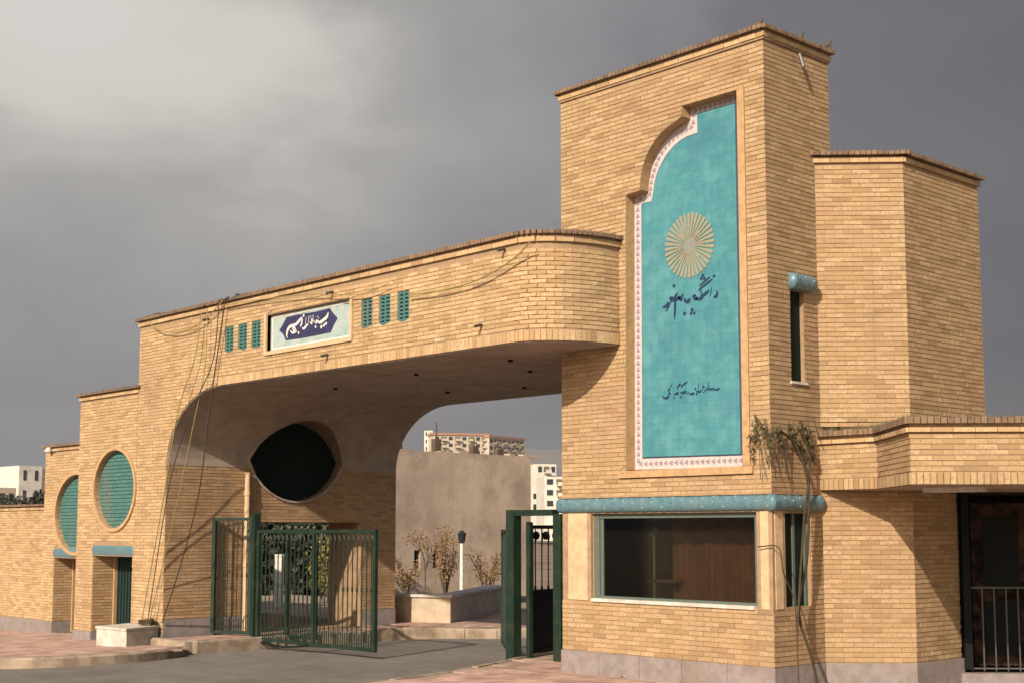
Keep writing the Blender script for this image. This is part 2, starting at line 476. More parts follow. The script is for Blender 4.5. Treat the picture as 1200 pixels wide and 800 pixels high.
def leaves(name, centers, n, size, m, parent, kind=None, droop=0, seed=1):
    rnd = random.Random(seed)
    V, Fc, T = [], [], []
    for i in range(n):
        c, r = centers[rnd.randrange(len(centers))]
        while True:
            p = Vector([rnd.uniform(-1, 1) for _ in range(3)])
            if p.length < 1: break
        r = r if hasattr(r, '__len__') else (r, r, r)
        p = Vector(c) + Vector((p.x * r[0], p.y * r[1], p.z * r[2]))
        u = Vector((rnd.gauss(0, 1), rnd.gauss(0, 1), rnd.gauss(0, 1) - droop)).normalized()
        v = u.orthogonal().normalized(); v.rotate(Matrix.Rotation(rnd.random() * 6.28, 3, u))
        s = size * rnd.uniform(.5, 1.4)
        k = len(V)
        V += [p, p + u * s * .5 + v * s * .28, p + u * s, p + u * s * .5 - v * s * .28]
        Fc.append((k, k + 1, k + 2, k + 3)); T.append(rnd.random())
    me = bpy.data.meshes.new(name); me.from_pydata([tuple(v) for v in V], [], Fc)
    at = me.attributes.new('tint', 'FLOAT', 'FACE'); at.data.foreach_set('value', T)
    return link(name, me, m, parent, kind)

# ================================================================== THE SETTING
Y0 = 11.64          # tower front
XC = -8.67          # tower right face
XL = -11.72         # tower left edge
YB = 10.60          # bridge and pier front
YR = 15.10          # back of the passage
XP = -19.40         # inner face of the left pier
def gz(x):          # the street falls away to the left
    return 0.0 if x > -17.6 else -(-17.6 - max(x, -60)) * .0338
def ground_mesh(name, x0, x1, y0, y1, dz, m, nx=40, kind='structure', zf=gz):
    bm = bmesh.new()
    g = [[bm.verts.new((x0 + (x1 - x0) * i / nx, y, zf(x0 + (x1 - x0) * i / nx) + dz)) for y in (y0, y1)] for i in range(nx + 1)]
    for a, b in zip(g, g[1:]): bm.faces.new((a[0], b[0], b[1], a[1]))
    return obj(name, bm, m, None, kind)
bm = bmesh.new()
xs = [-6000, -200, -60, -17.6, 0, 60, 6000]
g = [[bm.verts.new((x, y, gz(x) - .012)) for y in (-3000, 0, 30, 6000)] for x in xs]
for a, b in zip(g, g[1:]):
    for j in range(3): bm.faces.new((a[j], b[j], b[j + 1], a[j + 1]))
obj('ground', bm, M['earth'], None, 'structure')
ground_mesh('road', -60, 12, -12, 26, 0.0, M['asphalt'], 60)

def paving(name, poly, z, holes=None, skirt=.25):
    """pavement sheet made of separate square slabs on a bed, clipped to a polygon"""
    bed = bmesh.new()
    top = [bed.verts.new((x, y, z(x) if callable(z) else z)) for x, y in poly]
    bot = [bed.verts.new((x, y, (z(x) if callable(z) else z) - skirt)) for x, y in poly]
    bed.faces.new(top)
    for i in range(len(top)):
        j = (i + 1) % len(top); bed.faces.new((top[i], bot[i], bot[j], top[j]))
    bmesh.ops.recalc_face_normals(bed, faces=bed.faces[:])
    bmesh.ops.triangulate(bed, faces=bed.faces[:])
    o = obj(name, bed, M['kerb'], None, 'structure')
    return o
def inpoly(x, y, P):
    c = False; j = len(P) - 1
    for i in range(len(P)):
        if (P[i][1] > y) != (P[j][1] > y) and x < (P[j][0] - P[i][0]) * (y - P[i][1]) / (P[j][1] - P[i][1]) + P[i][0]: c = not c
        j = i
    return c
def slabs(parent, poly, z, size=.3, near=300):
    xs = [p[0] for p in poly]; ys = [p[1] for p in poly]
    cells = []
    x = min(xs)
    while x < max(xs):
        y = min(ys)
        while y < max(ys):
            if all(inpoly(x + a * size, y + b * size, poly) for a in (.03, .97) for b in (.03, .97)):
                cells.append((x, y))
            y += size
        x += size
    def px(c):
        v = Vector((c[0], c[1], 0)) - CAM; w = v.dot(FW); return abs(v.dot(RT) / w * F_PX) < 640 and w > 0 and -v.dot(UP) / w * F_PX + 400 + SHIFT < 820
    cells.sort(key=lambda c: (not px(c), math.hypot(c[0], c[1])))
    zf = z if callable(z) else (lambda q: z)
    me = None
    for i, (x, y) in enumerate(cells[:near]):
        h = .006
        v = [(0, 0, -.02), (size - .008, 0, -.02), (size - .008, size - .008, -.02), (0, size - .008, -.02), (0, 0, h), (size - .008, 0, h), (size - .008, size - .008, h), (0, size - .008, h)]
        if me is None:
            me = bpy.data.meshes.new('paving_slab'); me.from_pydata(v, [], [(4, 5, 6, 7), (0, 1, 5, 4), (1, 2, 6, 5), (2, 3, 7, 6), (3, 0, 4, 7)]); me.materials.append(M['pink1'])
        o = bpy.data.objects.new('paving_slab', me); COL.objects.link(o); o.parent = parent
        o.location = (x, y, zf(x + size / 2) + random.uniform(0, .003))
    V, Fc, T = [], [], []
    for x, y in cells[near:]:
        k = len(V); h = .006 + random.uniform(0, .003); s = size - .008
        for zz in (-.02, h): V += [(x, y, zf(x) + zz), (x + s, y, zf(x + s) + zz), (x + s, y + s, zf(x + s) + zz), (x, y + s, zf(x) + zz)]
        Fc += [(k + 4, k + 5, k + 6, k + 7), (k, k + 1, k + 5, k + 4), (k + 1, k + 2, k + 6, k + 5), (k + 3, k, k + 4, k + 7)]; T += [random.random()] * 4
    if V:
        me = bpy.data.meshes.new('paving_slabs'); me.from_pydata(V, [], Fc)
        at = me.attributes.new('tint', 'FLOAT', 'FACE'); at.data.foreach_set('value', T)
        link('paving_slabs', me, M['pink'], parent, 'stuff')
M['pink1'] = mat('pink_paving_single', (.36, .20, .15), .9, var=(.29, .17, .13), vscale=3, vdet=7, stain=(.30, .22, .17), sscale=1.2, sfac=.7, bump=.4, bscale=70, tint=('object', [(.49, .315, .25), (.56, .37, .30), (.53, .345, .28)]))
def kerbs(parent, pts, z, w=.16, L=.55, h=.02, down=.25):
    """kerb stones laid along a line, the pavement lies on their left"""
    pts = smooth_pts([Vector((x, y, 0)) for x, y in pts], 8)
    cum = [0]
    for a, b in zip(pts, pts[1:]): cum.append(cum[-1] + (b - a).length)
    def P(s):
        for i in range(len(cum) - 1):
            if s <= cum[i + 1]: return pts[i].lerp(pts[i + 1], (s - cum[i]) / max(1e-6, cum[i + 1] - cum[i]))
        return pts[-1]
    s = 0
    zf = z if callable(z) else (lambda q: z)
    while s < cum[-1] - .1:
        a, b = P(s + .006), P(min(s + L, cum[-1]) - .006)
        d = (b - a).normalized(); n = Vector((-d.y, d.x, 0))
        bm = bmesh.new()
        j = random.uniform(-.008, .008)
        sec = [(0, -down), (0, -.03 + h + j), (.035, h + j), (w, h + j), (w, -down)]
        A = [bm.verts.new(a + n * u + Vector((0, 0, zf(a.x) + v))) for u, v in sec]
        C = [bm.verts.new(b + n * u + Vector((0, 0, zf(b.x) + v))) for u, v in sec]
        for i in range(4): bm.faces.new((A[i], C[i], C[i + 1], A[i + 1]))
        bm.faces.new(A[::-1]); bm.faces.new(C)
        bmesh.ops.recalc_face_normals(bm, faces=bm.faces[:])
        obj('kerb_stone', bm, M['kerb'], parent)
        s += L
# left pavement
SIDE = lambda x: gz(x) + .11
kl = [(-60, 7.0), (-30, 6.7), (-22, 6.6), (-19.3, 6.75), (-17.9, 7.6), (-17.55, 8.7), (-17.75, 9.8), (-18.3, 10.4)]
klp = [(p.x, p.y) for p in smooth_pts([Vector((x, y, 0)) for x, y in kl], 6)]
left_poly = klp + [(-19.4, 10.6), (-19.5, 13), (-60, 13)]
lp = paving('left_pavement', left_poly, lambda x: SIDE(x) - .004)
slabs(lp, [(x, y + .16) for x, y in klp if x > -34] + [(-18.6, 10.5), (-19.4, 11.69), (-34, 11.69)], SIDE)
kerbs(lp, kl[1:], SIDE)
# raised walk inside the passage, along the left pier
wk = [(-19.3, 10.35), (-18.45, 10.45), (-18.35, 11.0), (-18.35, 14.5), (-18.0, 15.0), (-17.2, 15.6), (-16.9, 17), (-17.2, 20), (-30, 20), (-30, 15.2), (-19.4, 15.1)]
wp = paving('passage_walk', wk, .15)
kerbs(wp, [(-19.3, 10.35), (-18.5, 10.4), (-18.35, 11.0), (-18.35, 14.4), (-18.0, 15.0), (-17.2, 15.6), (-16.9, 17), (-17.2, 20)], .15, h=.012)
slabs(wp, [(-19.35, 10.5), (-18.5, 10.5), (-18.5, 15.2), (-17.3, 16.0), (-17.3, 20), (-24, 20), (-24, 15.2), (-19.35, 15.0)], .15)
# pavement round the tower
rk = [(-12.2, 2.0), (-12.25, 7.0), (-12.5, 9.6), (-12.85, 11.0), (-13.35, 12.2), (-13.9, 13.6), (-14.2, 16), (-14.4, 22)]
rkp = [(p.x, p.y) for p in smooth_pts([Vector((x, y, 0)) for x, y in rk], 6)]
rp = paving('right_pavement', rkp[::-1] + [(12, 2), (12, 22)], .126, skirt=.2)
slabs(rp, [(x + .1, y) for x, y in rkp[::-1] if y < 13] + [(-4, 2), (-4, 11.6)], .13)
kerbs(rp, rk[::-1], .13, w=.12, h=.004, down=.2)

# ================================================================== GATE TOWER
tw = thing('gate_tower', 'tall buff brick slab tower carrying the big turquoise tile panel, guard window at its foot', 'tower', (-10.2, 12.2, .13))
body = obj('tower_wall', B(XL, XC, Y0, 12.82, .1, 7.02), M['mortar'], tw)
body2 = obj('tower_rear_wall', B(XL + .01, XC + .2, 12.83, 14.9, .1, 2.95), M['mortar'], tw)
def arcpts(cx, cz, rx, rz, a0, a1, n=10):
    return [(cx + rx * math.cos(math.radians(a0 + (a1 - a0) * i / n)), cz + rz * math.sin(math.radians(a0 + (a1 - a0) * i / n))) for i in range(n + 1)]
ARC_O = arcpts(-9.76, 5.68, .68, .70, 180, 100, 12)
outer = [(-10.69, 2.47), (-10.66, 5.66), (-10.44, 5.68)] + ARC_O[1:] + [(-9.80, 6.40), (-9.80, 6.53), (-9.02, 6.53), (-9.02, 2.45)]
ARC_F = arcpts(-9.70, 5.56, .63, .64, 180, 100, 12)
_f = [(-10.53, 2.62), (-10.51, 5.54), (-10.35, 5.54)] + ARC_F[1:] + [(-9.66, 6.20), (-9.66, 6.42), (-9.135, 6.42), (-9.135, 2.60)]
KD = (Y0 + .125) / (Y0 + .10)
def deep(pts): return [(x * KD, 1.8 + (z - 1.8) * KD) for x, z in pts]
field = deep(_f)
cut(body, slab_xz(outer, Y0 - .2, Y0 + .165),
    B(-11.5, -8.86, Y0 + .16, 13.0, .9, 1.98), B(-11.258, -8.868, Y0 - .2, Y0 + .3, 1.0, 1.985),
    B(XC - .3, XC + .2, 11.86, 12.30, 1.0, 1.97), B(XC - .35, XC + .2, 12.02, 12.27, 3.36, 4.34))
cut(body2, B(-11.5, -8.86, 12.7, 14.3, .9, 1.98))
# the mouth of the panel recess is rendered
def polyx(poly):
    """for a polygon in x,z: the x interval at height z"""
    def f(z):
        xs = []
        for (xa, za), (xb, zb) in zip(poly, poly[1:] + poly[:1]):
            if (za > z) != (zb > z): xs.append(xa + (xb - xa) * (z - za) / (zb - za))
        return (min(xs), max(xs)) if xs else None
    return f
bo = polyx(outer)
h_panel = lambda z: (lambda r: (r[0] - XL - .0, r[1] - XL + .10) if r else None)(bo(z))   # bricks stop at the rendered frame on the right
bk = Bricks()
PATH_F = [(XL, Y0), (XC, Y0)]
h_frame = lambda z: (-10.79 - XL, -8.88 - XL) if 2.38 < z < 2.50 else None
bk.wall(PATH_F, .40, .98, ext=.006, m='brickt')
bk.wall(PATH_F, 2.17, 6.98, holes=[h_panel, h_frame], ext=.006, m='brickt')
PATH_R = [(XC, Y0), (XC, 12.82)]
h_slot = lambda z: (12.02 - Y0, 12.27 - Y0) if 3.33 < z < 4.34 else None
h_sw = lambda z: (-.1, 12.31 - Y0) if .98 < z < 2.0 else None
bk.wall(PATH_R, .40, 6.98, holes=[h_slot, h_sw], ext=.004, m='brickt')
coping(bk, PATH_F, 7.15); coping(bk, PATH_R, 7.15)
# the inner (west) side
bk.wall([(XL, 12.82), (XL, Y0)], .4, 6.98, m='brickt')
coping(bk, [(XL, 12.82), (XL, Y0)], 7.15)
bk.build(tw)
obj('parapet', B(XL - .02, XC + .02, Y0 - .02, 12.84, 7.0, 7.12), M['mortar'], tw)
# rendered frame of the recess
fr = bmesh.new()
box(fr, -10.79, -8.885, Y0 - .035, Y0 - .002, 2.385, 2.465)
box(fr, -9.018, -8.925, Y0 - .018, Y0 - .001, 2.47, 6.55)
obj('panel_frame', fr, M['ring'], tw)
rv = bmesh.new()      # lined reveal of the recess
O2 = outer
for (xa, za), (xb, zb) in zip(O2, O2[1:] + O2[:1]):
    d = Vector((xb - xa, zb - za)); n = Vector((d.y, -d.x)).normalized() * .006
    q = [rv.verts.new(p) for p in ((xa + n.x, Y0 - .012, za + n.y), (xb + n.x, Y0 - .012, zb + n.y), (xb + n.x, Y0 + .164, zb + n.y), (xa + n.x, Y0 + .164, za + n.y))]
    rv.faces.new(q)
obj('recess_lining', rv, M['ring'], tw)
obj('tile_border', slab_xz([(x + .003, z) for x, z in outer], Y0 + 0.1400, Y0 + 0.1630), M['border'], tw)
obj('tile_border_line', slab_xz([(x - .012 if x < -9.5 else x + .012, z + (.012 if z > 4 else -.012)) for x, z in field], Y0 + 0.1330, Y0 + 0.1450), M['line'], tw)
tm = M['tile_field'].node_tree
tb_ = tm.nodes['Principled BSDF']
src_ = tb_.inputs['Base Color'].links[0].from_socket
gg = tm.nodes.new('ShaderNodeNewGeometry'); sx = tm.nodes.new('ShaderNodeSeparateXYZ'); cxn = tm.nodes.new('ShaderNodeCombineXYZ')
tm.links.new(gg.outputs['Position'], sx.inputs[0]); tm.links.new(sx.outputs['X'], cxn.inputs['X']); tm.links.new(sx.outputs['Z'], cxn.inputs['Y'])
bt_ = tm.nodes.new('ShaderNodeTexBrick'); bt_.offset = 0; bt_.squash = 1
bt_.inputs['Scale'].default_value = 1; bt_.inputs['Brick Width'].default_value = .1; bt_.inputs['Row Height'].default_value = .1; bt_.inputs['Mortar Size'].default_value = .0022
bt_.inputs['Color1'].default_value = (1, 1, 1, 1); bt_.inputs['Color2'].default_value = (.84, .88, .9, 1); bt_.inputs['Mortar'].default_value = (.62, .66, .66, 1)
tm.links.new(cxn.outputs[0], bt_.inputs['Vector'])
ml_ = tm.nodes.new('ShaderNodeMix'); ml_.data_type = 'RGBA'; ml_.blend_type = 'MULTIPLY'; ml_.inputs[0].default_value = .8
tm.links.new(src_, ml_.inputs[6]); tm.links.new(bt_.outputs['Color'], ml_.inputs[7]); tm.links.new(ml_.outputs[2], tb_.inputs['Base Color'])
pf = obj('tile_field', slab_xz(field, Y0 + 0.1230, Y0 + 0.1430), M['tile_field'], tw)
# border motifs, one lobed rose-coloured tile after another
ctr = [(-9.10, 2.535), (-10.605, 2.545), (-10.58, 5.60), (-10.40, 5.62)] + arcpts(-9.73, 5.62, .655, .67, 176, 102, 12) + [(-9.73, 6.30), (-9.73, 6.47), (-9.10, 6.475)]
cum = 0; me_m = None
prev = None
pts = []
ctr = deep(ctr)
for a, b in zip(ctr, ctr[1:]):
    L = math.hypot(b[0] - a[0], b[1] - a[1]); 
    k = max(1, round(L / .074))
    for i in range(k):
        t = (i + .5) / k; pts.append((a[0] + (b[0] - a[0]) * t, a[1] + (b[1] - a[1]) * t, math.atan2(b[1] - a[1], b[0] - a[0])))
me_m = bpy.data.meshes.new('border_tile')
bm = bmesh.new()
lobe = [(.032 * (1 + .35 * math.cos(3 * a)) * math.cos(a), .026 * (1 + .35 * math.cos(3 * a)) * math.sin(a)) for a in [i * math.pi / 9 for i in range(18)]]
slab_xz([(x * .72, z * .8) for x, z in lobe], -.004, .002, bm); bm.to_mesh(me_m); bm.free(); me_m.materials.append(M['motif'])
for x, z, a in pts:
    o = bpy.data.objects.new('border_tile', me_m); COL.objects.link(o); o.parent = tw
    o.location = Vector((x, Y0 + 0.1370, z)) - world_loc(tw); o.rotation_euler = (0, -a, 0)
# sun wheel emblem
ec = deep([(-9.80, 4.95)])[0]
em = bmesh.new()
for i in range(36):
    a = i / 36 * 2 * math.pi
    ca, sa = math.cos(a), math.sin(a)
    def q(r, w): return (ec[0] + ca * r * .97 - sa * w, ec[1] + sa * r + ca * w)
    slab_xz([q(.09, -.004), q(.35, -.019), q(.37, -.012), q(.37, .012), q(.35, .019), q(.09, .004)], Y0 + 0.1150, Y0 + 0.1240, em)
obj('emblem_rays', em, M['orange'], tw)
em = bmesh.new()
for i in range(28):
    a = (i + .5) / 28 * 2 * math.pi
    ca, sa = math.cos(a), math.sin(a)
    def q(r, w): return (ec[0] + ca * r * .97 - sa * w, ec[1] + sa * r + ca * w)
    slab_xz([q(.09, -.003), q(.20, -.007), q(.22, 0), q(.20, .007), q(.09, .003)], Y0 + 0.1170, Y0 + 0.1240, em)
slab_xz([(ec[0] + .10 * math.cos(i / 20 * 6.2832), ec[1] + .10 * math.sin(i / 20 * 6.2832)) for i in range(20)], Y0 + 0.1190, Y0 + 0.1235, em)
obj('emblem_centre', em, M['emblem_grey'], tw)
# calligraphy with a broad nib
def pen(bm, strokes, ox, oy, k, Y, w, nib=-.9, th=.006):
    for st in strokes:
        ww = w
        if isinstance(st, tuple): ww = w * st[0]; st = st[1]
        P = [atY(ox + x / k, oy + y / k, Y) for x, y in st]
        if len(P) == 1:        # a dot: rhombus cut by the nib
            c = P[0]; r = ww * .62
            slab_xz([(c.x - r, c.z), (c.x, c.z - r), (c.x + r, c.z), (c.x, c.z + r)], Y - th, Y + .001, bm); continue
        P = smooth_pts(P, 5)
        a, b = [], []
        for i, p in enumerate(P):
            t = i / (len(P) - 1)
            d = (P[min(i + 1, len(P) - 1)] - P[max(i - 1, 0)])
            an = math.atan2(d.z, d.x)
            wd = ww * (.28 + .72 * abs(math.sin(an - nib))) * min(1, .35 + 4 * min(t, 1 - t)) / 2
            n = Vector((-math.sin(an), math.cos(an)))
            a.append((p.x + n.x * wd, p.z + n.y * wd)); b.append((p.x - n.x * wd, p.z - n.y * wd))
        for i in range(len(P) - 1):
            slab_xz([a[i], a[i + 1], b[i + 1], b[i]], Y - th, Y + .001, bm)
T1 = [[(797, 322), (806, 345), (798, 376), (770, 388)], (.8, [(752, 296), (740, 378)]),
      (.7, [(762, 216), (705, 262), (640, 318), (655, 345)]), (.55, [(742, 196), (690, 238), (640, 285)]),
      (1.1, [(730, 322), (700, 352), (672, 372), (650, 402), (618, 404), (596, 388)]), (.7, [(664, 318), (648, 398)]),
      (1.1, [(604, 366), (582, 384), (592, 408), (614, 398), (604, 372)]),
      (1.2, [(552, 398), (530, 428), (502, 424), (508, 398)]), (.8, [(484, 352), (470, 410), (452, 416)]),
      (1.2, [(464, 376), (444, 392), (462, 402), (440, 402), (414, 420), (410, 500), (404, 592)]),
      (1.1, [(434, 344), (404, 398), (374, 424), (368, 398), (392, 388)]), (1.1, [(350, 432), (330, 470), (296, 482)]), (.5, [(372, 424), (340, 500), (322, 520)]),
      (1.1, [(400, 281)]), (1.0, [(655, 212)]), (1.0, [(684, 212)]), (1.0, [(670, 184)]), (1.0, [(775, 190)]),
      (1.2, [(500, 542)]), (1.2, [(570, 506)]), (1.0, [(560, 540)]), (1.0, [(590, 536)])]
tb = bmesh.new(); pen(tb, T1, 740, 300, 8, Y0 + 0.1230, .034)
obj('lettering', tb, M['ink'], tw)
T2 = [(.9, [(935, 342), (900, 362), (860, 352), (820, 358)]), (.6, [(826, 340), (812, 362), (800, 340), (788, 362), (770, 352)]), (.6, [(808, 268), (798, 345)]),
      (.8, [(770, 362), (745, 398)]), (.6, [(742, 290), (730, 372)]), (.9, [(720, 362), (700, 384), (668, 380), (650, 352), (655, 340)]), (.6, [(690, 285), (682, 370)]),
      (1.2, [(636, 396), (612, 412), (578, 404)]), (.7, [(572, 392), (548, 410)]),
      (.7, [(560, 268), (500, 310), (486, 340)]), (1.2, [(545, 376), (510, 396), (478, 392)]), (1.1, [(452, 388), (430, 408), (404, 416)]), (.6, [(478, 302), (448, 322), (440, 360)]),
      (.9, [(356, 350), (336, 372), (352, 402), (330, 412)]), (1.1, [(340, 430), (320, 458), (280, 456), (266, 430)]), (.5, [(380, 290), (340, 360)]),
      (.9, [(750, 330)]), (.9, [(665, 410)]), (.9, [(402, 456)]), (.9, [(480, 448)]), (.8, [(468, 300)])]
tb = bmesh.new(); pen(tb, T2, 750, 420, 10, Y0 + 0.1230, .026)
obj('lettering', tb, M['ink'], tw)
# plinth, sill, posts, window
pb = bmesh.new()
for i in range(5):
    x0 = XL - .02 + i * .618; box(pb, x0 + .003, x0 + .615, Y0 - .022, Y0 - .001, .10, .395)
obj('stone_plinth', pb, M['stone'], tw)
pb = bmesh.new(); box(pb, XC + .001, XC + .022, Y0 - .02, 12.5, .10, .395); obj('stone_plinth', pb, M['stone'], tw)
obj('window_sill', B(-11.24, -8.9, Y0 - .03, Y0 + .12, .975, 1.012), M['white_stone'], tw)
for (x0, x1) in ((-11.67, -11.255), (-8.865, XC + .008)):
    p = B(x0, x1, Y0 - .012 if x0 < -9 else Y0 - .008, Y0 + (.15 if x0 < -9 else .222), .985, 1.99)
    bmesh.ops.bevel(p, geom=[e for e in p.edges if abs((e.verts[0].co - e.verts[1].co).z) > .5], offset=.05, segments=4, affect='EDGES')
    obj('corner_post', p, M['post'], tw, smooth=False)
pb = B(XL + .004, XL + .1, Y0 + .004, Y0 + .14, .985, 1.99); obj('corner_post', pb, M['post'], tw)
wf = bmesh.new()
yq = Y0 + .05
box(wf, -11.25, -11.17, yq, yq + .05, 1.012, 1.99); box(wf, -8.93, -8.867, yq, yq + .05, 1.012, 1.99)
box(wf, -11.17, -8.93, yq + .003, yq + .047, 1.93, 1.985); box(wf, -11.17, -8.93, yq + .003, yq + .047, 1.013, 1.04)
box(wf, -11.17, -11.12, yq + .02, yq + .045, 1.04, 1.93)
fo = obj('window_frame', wf, M['framegreen'], tw)
obj('window_pane', B(-11.12, -8.93, yq + .024, yq + .030, 1.04, 1.93), M['glass'], fo)
sf = bmesh.new()
box(sf, XC - .09, XC - .04, 11.865, 11.90, 1.0, 1.97); box(sf, XC - .09, XC - .04, 12.255, 12.295, 1.0, 1.97); box(sf, XC - .085, XC - .045, 12.05, 12.09, 1.0, 1.97)
so = obj('window_frame', sf, M['framegreen'], tw)
obj('window_pane', B(XC - .066, XC - .060, 11.90, 12.255, 1.0, 1.97), M['darkglass'], so)
# room behind the glass
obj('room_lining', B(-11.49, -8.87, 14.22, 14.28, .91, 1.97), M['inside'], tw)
rb = bmesh.new(); 
x = -10.52
V = []
n = 60
for i in range(n + 1):
    t = i / n; V.append((-10.45 + t * 1.52, 12.15 + .03 * math.sin(t * 70) + .012 * math.sin(t * 31)))
g = [[rb.verts.new((a, b, z)) for z in (1.0, 1.93)] for a, b in V]
for a, b in zip(g, g[1:]): rb.faces.new((a[0], b[0], b[1], a[1]))
obj('curtain', rb, M['curtain'], tw)
obj('wood_panel', B(-11.05, -10.90, 11.95, 11.99, .95, 1.9), M['wood'], tw)
obj('desk_top', B(-11.1, -10.3, 12.0, 12.3, 1.2, 1.23), M['wood'], tw)
rb = bmesh.new(); bar(rb, (-10.62, 12.02, 1.0), (-10.62, 12.02, 1.76), .014); bar(rb, (-10.66, 12.02, 1.74), (-10.58, 12.02, 1.82), .03)
obj('interior_lamp', rb, M['white'], tw)
BTN = {}
# blue glazed cornice roll, ring tiles with pale and dark buttons
def roll(parent, a, b, r, n, flat=1.0, buttons=True, name='glazed_cornice'):
    a, b = Vector(a), Vector(b); d = (b - a); L = d.length; d.normalize()
    out_ = Vector((d.y, -d.x, 0))
    bm = bmesh.new(); N_ = n * 6
    rings = []
    for i in range(N_ + 1):
        t = i / N_; ph = (t * n) % 1
        rr = r * (1 - .06 * (1 - abs(math.sin(math.pi * t * n)) ** .3))
        c = a + d * L * t
        rings.append([bm.verts.new(c + out_ * math.cos(q) * rr * flat + Vector((0, 0, math.sin(q) * rr * 1.05))) for q in [math.radians(-100 + 200 * j / 10) for j in range(11)]])
    for A, C in zip(rings, rings[1:]):
        for j in range(10): bm.faces.new((A[j], C[j], C[j + 1], A[j + 1]))
    bm.faces.new(rings[0]); bm.faces.new(rings[-1][::-1])
    o = obj(name, bm, M['cornice'], parent, smooth=True)
    for k in range(n if buttons else 0):
        for q in ((12, 58) if k % 2 == 0 else (-28, 34)):
            dark = (k + q) % 3 == 0
            q = math.radians(q); c = a + d * L * (k + .5) / n + out_ * math.cos(q) * (r * .95 * flat) + Vector((0, 0, math.sin(q) * r * .97))
            key = ('dark' if dark else 'pale', round(r, 3))
            if key not in BTN:
                bb = bmesh.new(); bmesh.ops.create_icosphere(bb, subdivisions=2, radius=r * .15); me = bpy.data.meshes.new('glazed_button'); bb.to_mesh(me); bb.free()
                for p in me.polygons: p.use_smooth = True
                me.materials.append(M['cornice_dark' if dark else 'cornice_dot']); BTN[key] = me
            w = bpy.data.objects.new('glazed_button', BTN[key]); COL.objects.link(w); w.parent = o
            w.matrix_parent_inverse = Matrix.Translation(world_loc(o)).inverted(); w.location = c
    return o
roll(tw, (XL - .06, Y0 + .0, 2.08), (XC + .06, Y0 + .0, 2.08), .082, 22, flat=.7)
roll(tw, (XC - .0, Y0 - .04, 2.08), (XC - .0, 12.50, 2.08), .082, 7, flat=.9)
obj('cornice_bed', B(XL - .03, XC + .03, Y0 - .03, 12.45, 2.165, 2.185), M['mortar'], tw)
# slot window with a glazed hood
obj('window_pane', B(XC - .07, XC - .05, 12.02, 12.27, 3.362, 4.34), M['darkglass'], tw)
roll(tw, (XC + .02, 12.0, 4.43), (XC + .02, 12.40, 4.43), .088, 3, name='slot_hood')
obj('slot_sill', B(XC - .05, XC + .03, 12.0, 12.29, 3.335, 3.362), M['white_stone'], tw)

# ================================================================== RIGHT TOWER AND ENTRANCE WING
rt = thing('stair_tower', 'lower buff brick tower with a splayed corner, rising over the entrance roof at right', 'tower', (-9, 13.9, 2.9))
A_, C_, D_ = (XC, 12.53), (-7.99, 13.21), (-7.99, 14.82)
plan = [A_, C_, D_, (-10.6, 14.82), (-10.6, 12.83), (XC - .02, 12.83), (XC - .02, 12.55)]
obj('tower_wall', prism([A_, C_, D_, (-10.6, 14.82), (-10.6, 12.83), (XC - .001, 12.83)], 2.97, 5.80), M['mortar'], rt)
bk = Bricks()
bk.wall([A_, C_], 2.9, 5.78, m='brickt', ext=.0)
bk.wall([C_, D_], 2.9, 5.78, m='brickt', ext=.004)
coping(bk, [A_, C_], 5.93); coping(bk, [C_, D_], 5.93)
bk.build(rt)
obj('parapet', prism([A_, C_, D_, (-10.5, 14.82), (-10.5, 12.83), (XC, 12.83)], 5.80, 5.90), M['mortar'], rt)

wg = thing('entrance_wing', 'low brick entrance wing with faceted overhanging roof edge at far right', 'building', (-7, 14, .13))
obj('wing_wall', prism([A_, C_, (-7.99, 14.12), (-8.66, 14.12), (-8.66, 12.56)], .1, 2.215), M['mortar'], wg)
bk = Bricks()
bk.wall([A_, C_], .40, 2.20, m='brickt'); bk.wall([C_, (-7.99, 14.12)], .40, 2.20, ext=.004, m='brickt')
FA = [(XC + .01, 12.50), (-7.95, 12.50)]; FB = [(-7.95, 12.50), (-6.97, 11.52)]; FC = [(-6.97, 11.52), (-3.2, 15.29)]
for f in (FA, FB, FC):
    e0 = .0
    bk.wall(f, 2.22, 2.335, H=.115, L=.062, jv=.009, jh=.004, bond=False, proud=.016, m='brickt', ext=e0)
    bk.wall(f, 2.34, 2.70, ext=e0, m='brickt')
    bk.wall(f, 2.71, 2.755, H=.045, jh=.004, proud=.04, ext=.02)
    bk.wall(f, 2.79, 2.86, H=.07, L=.062, jv=.009, jh=.002, proud=.055, m='cap', bond=False, rag=.015, ext=.03)
bk.build(wg)
roofp = [(XC + .01, 12.50), (-7.95, 12.50), (-6.97, 11.52), (-3.2, 15.29), (-6.0, 18), (-8.6, 18), (XC + .01, 14.9)]
obj('roof_slab', prism(roofp, 2.23, 2.83), M['mortar'], wg)
def inset(P, d):
    return P
obj('soffit', prism([(XC + .03, 12.53), (-7.94, 12.53), (-6.97, 11.56), (-3.25, 15.27), (-6.0, 17.9), (-8.6, 17.9)], 2.216, 2.229), M['plaster'], wg)
obj('stone_plinth', prism([(XC + .0, 12.50), (-7.975, 13.19), (-7.965, 14.15), (-8.2, 14.15), (-8.6, 13)], .1, .39), M['stone'], wg)
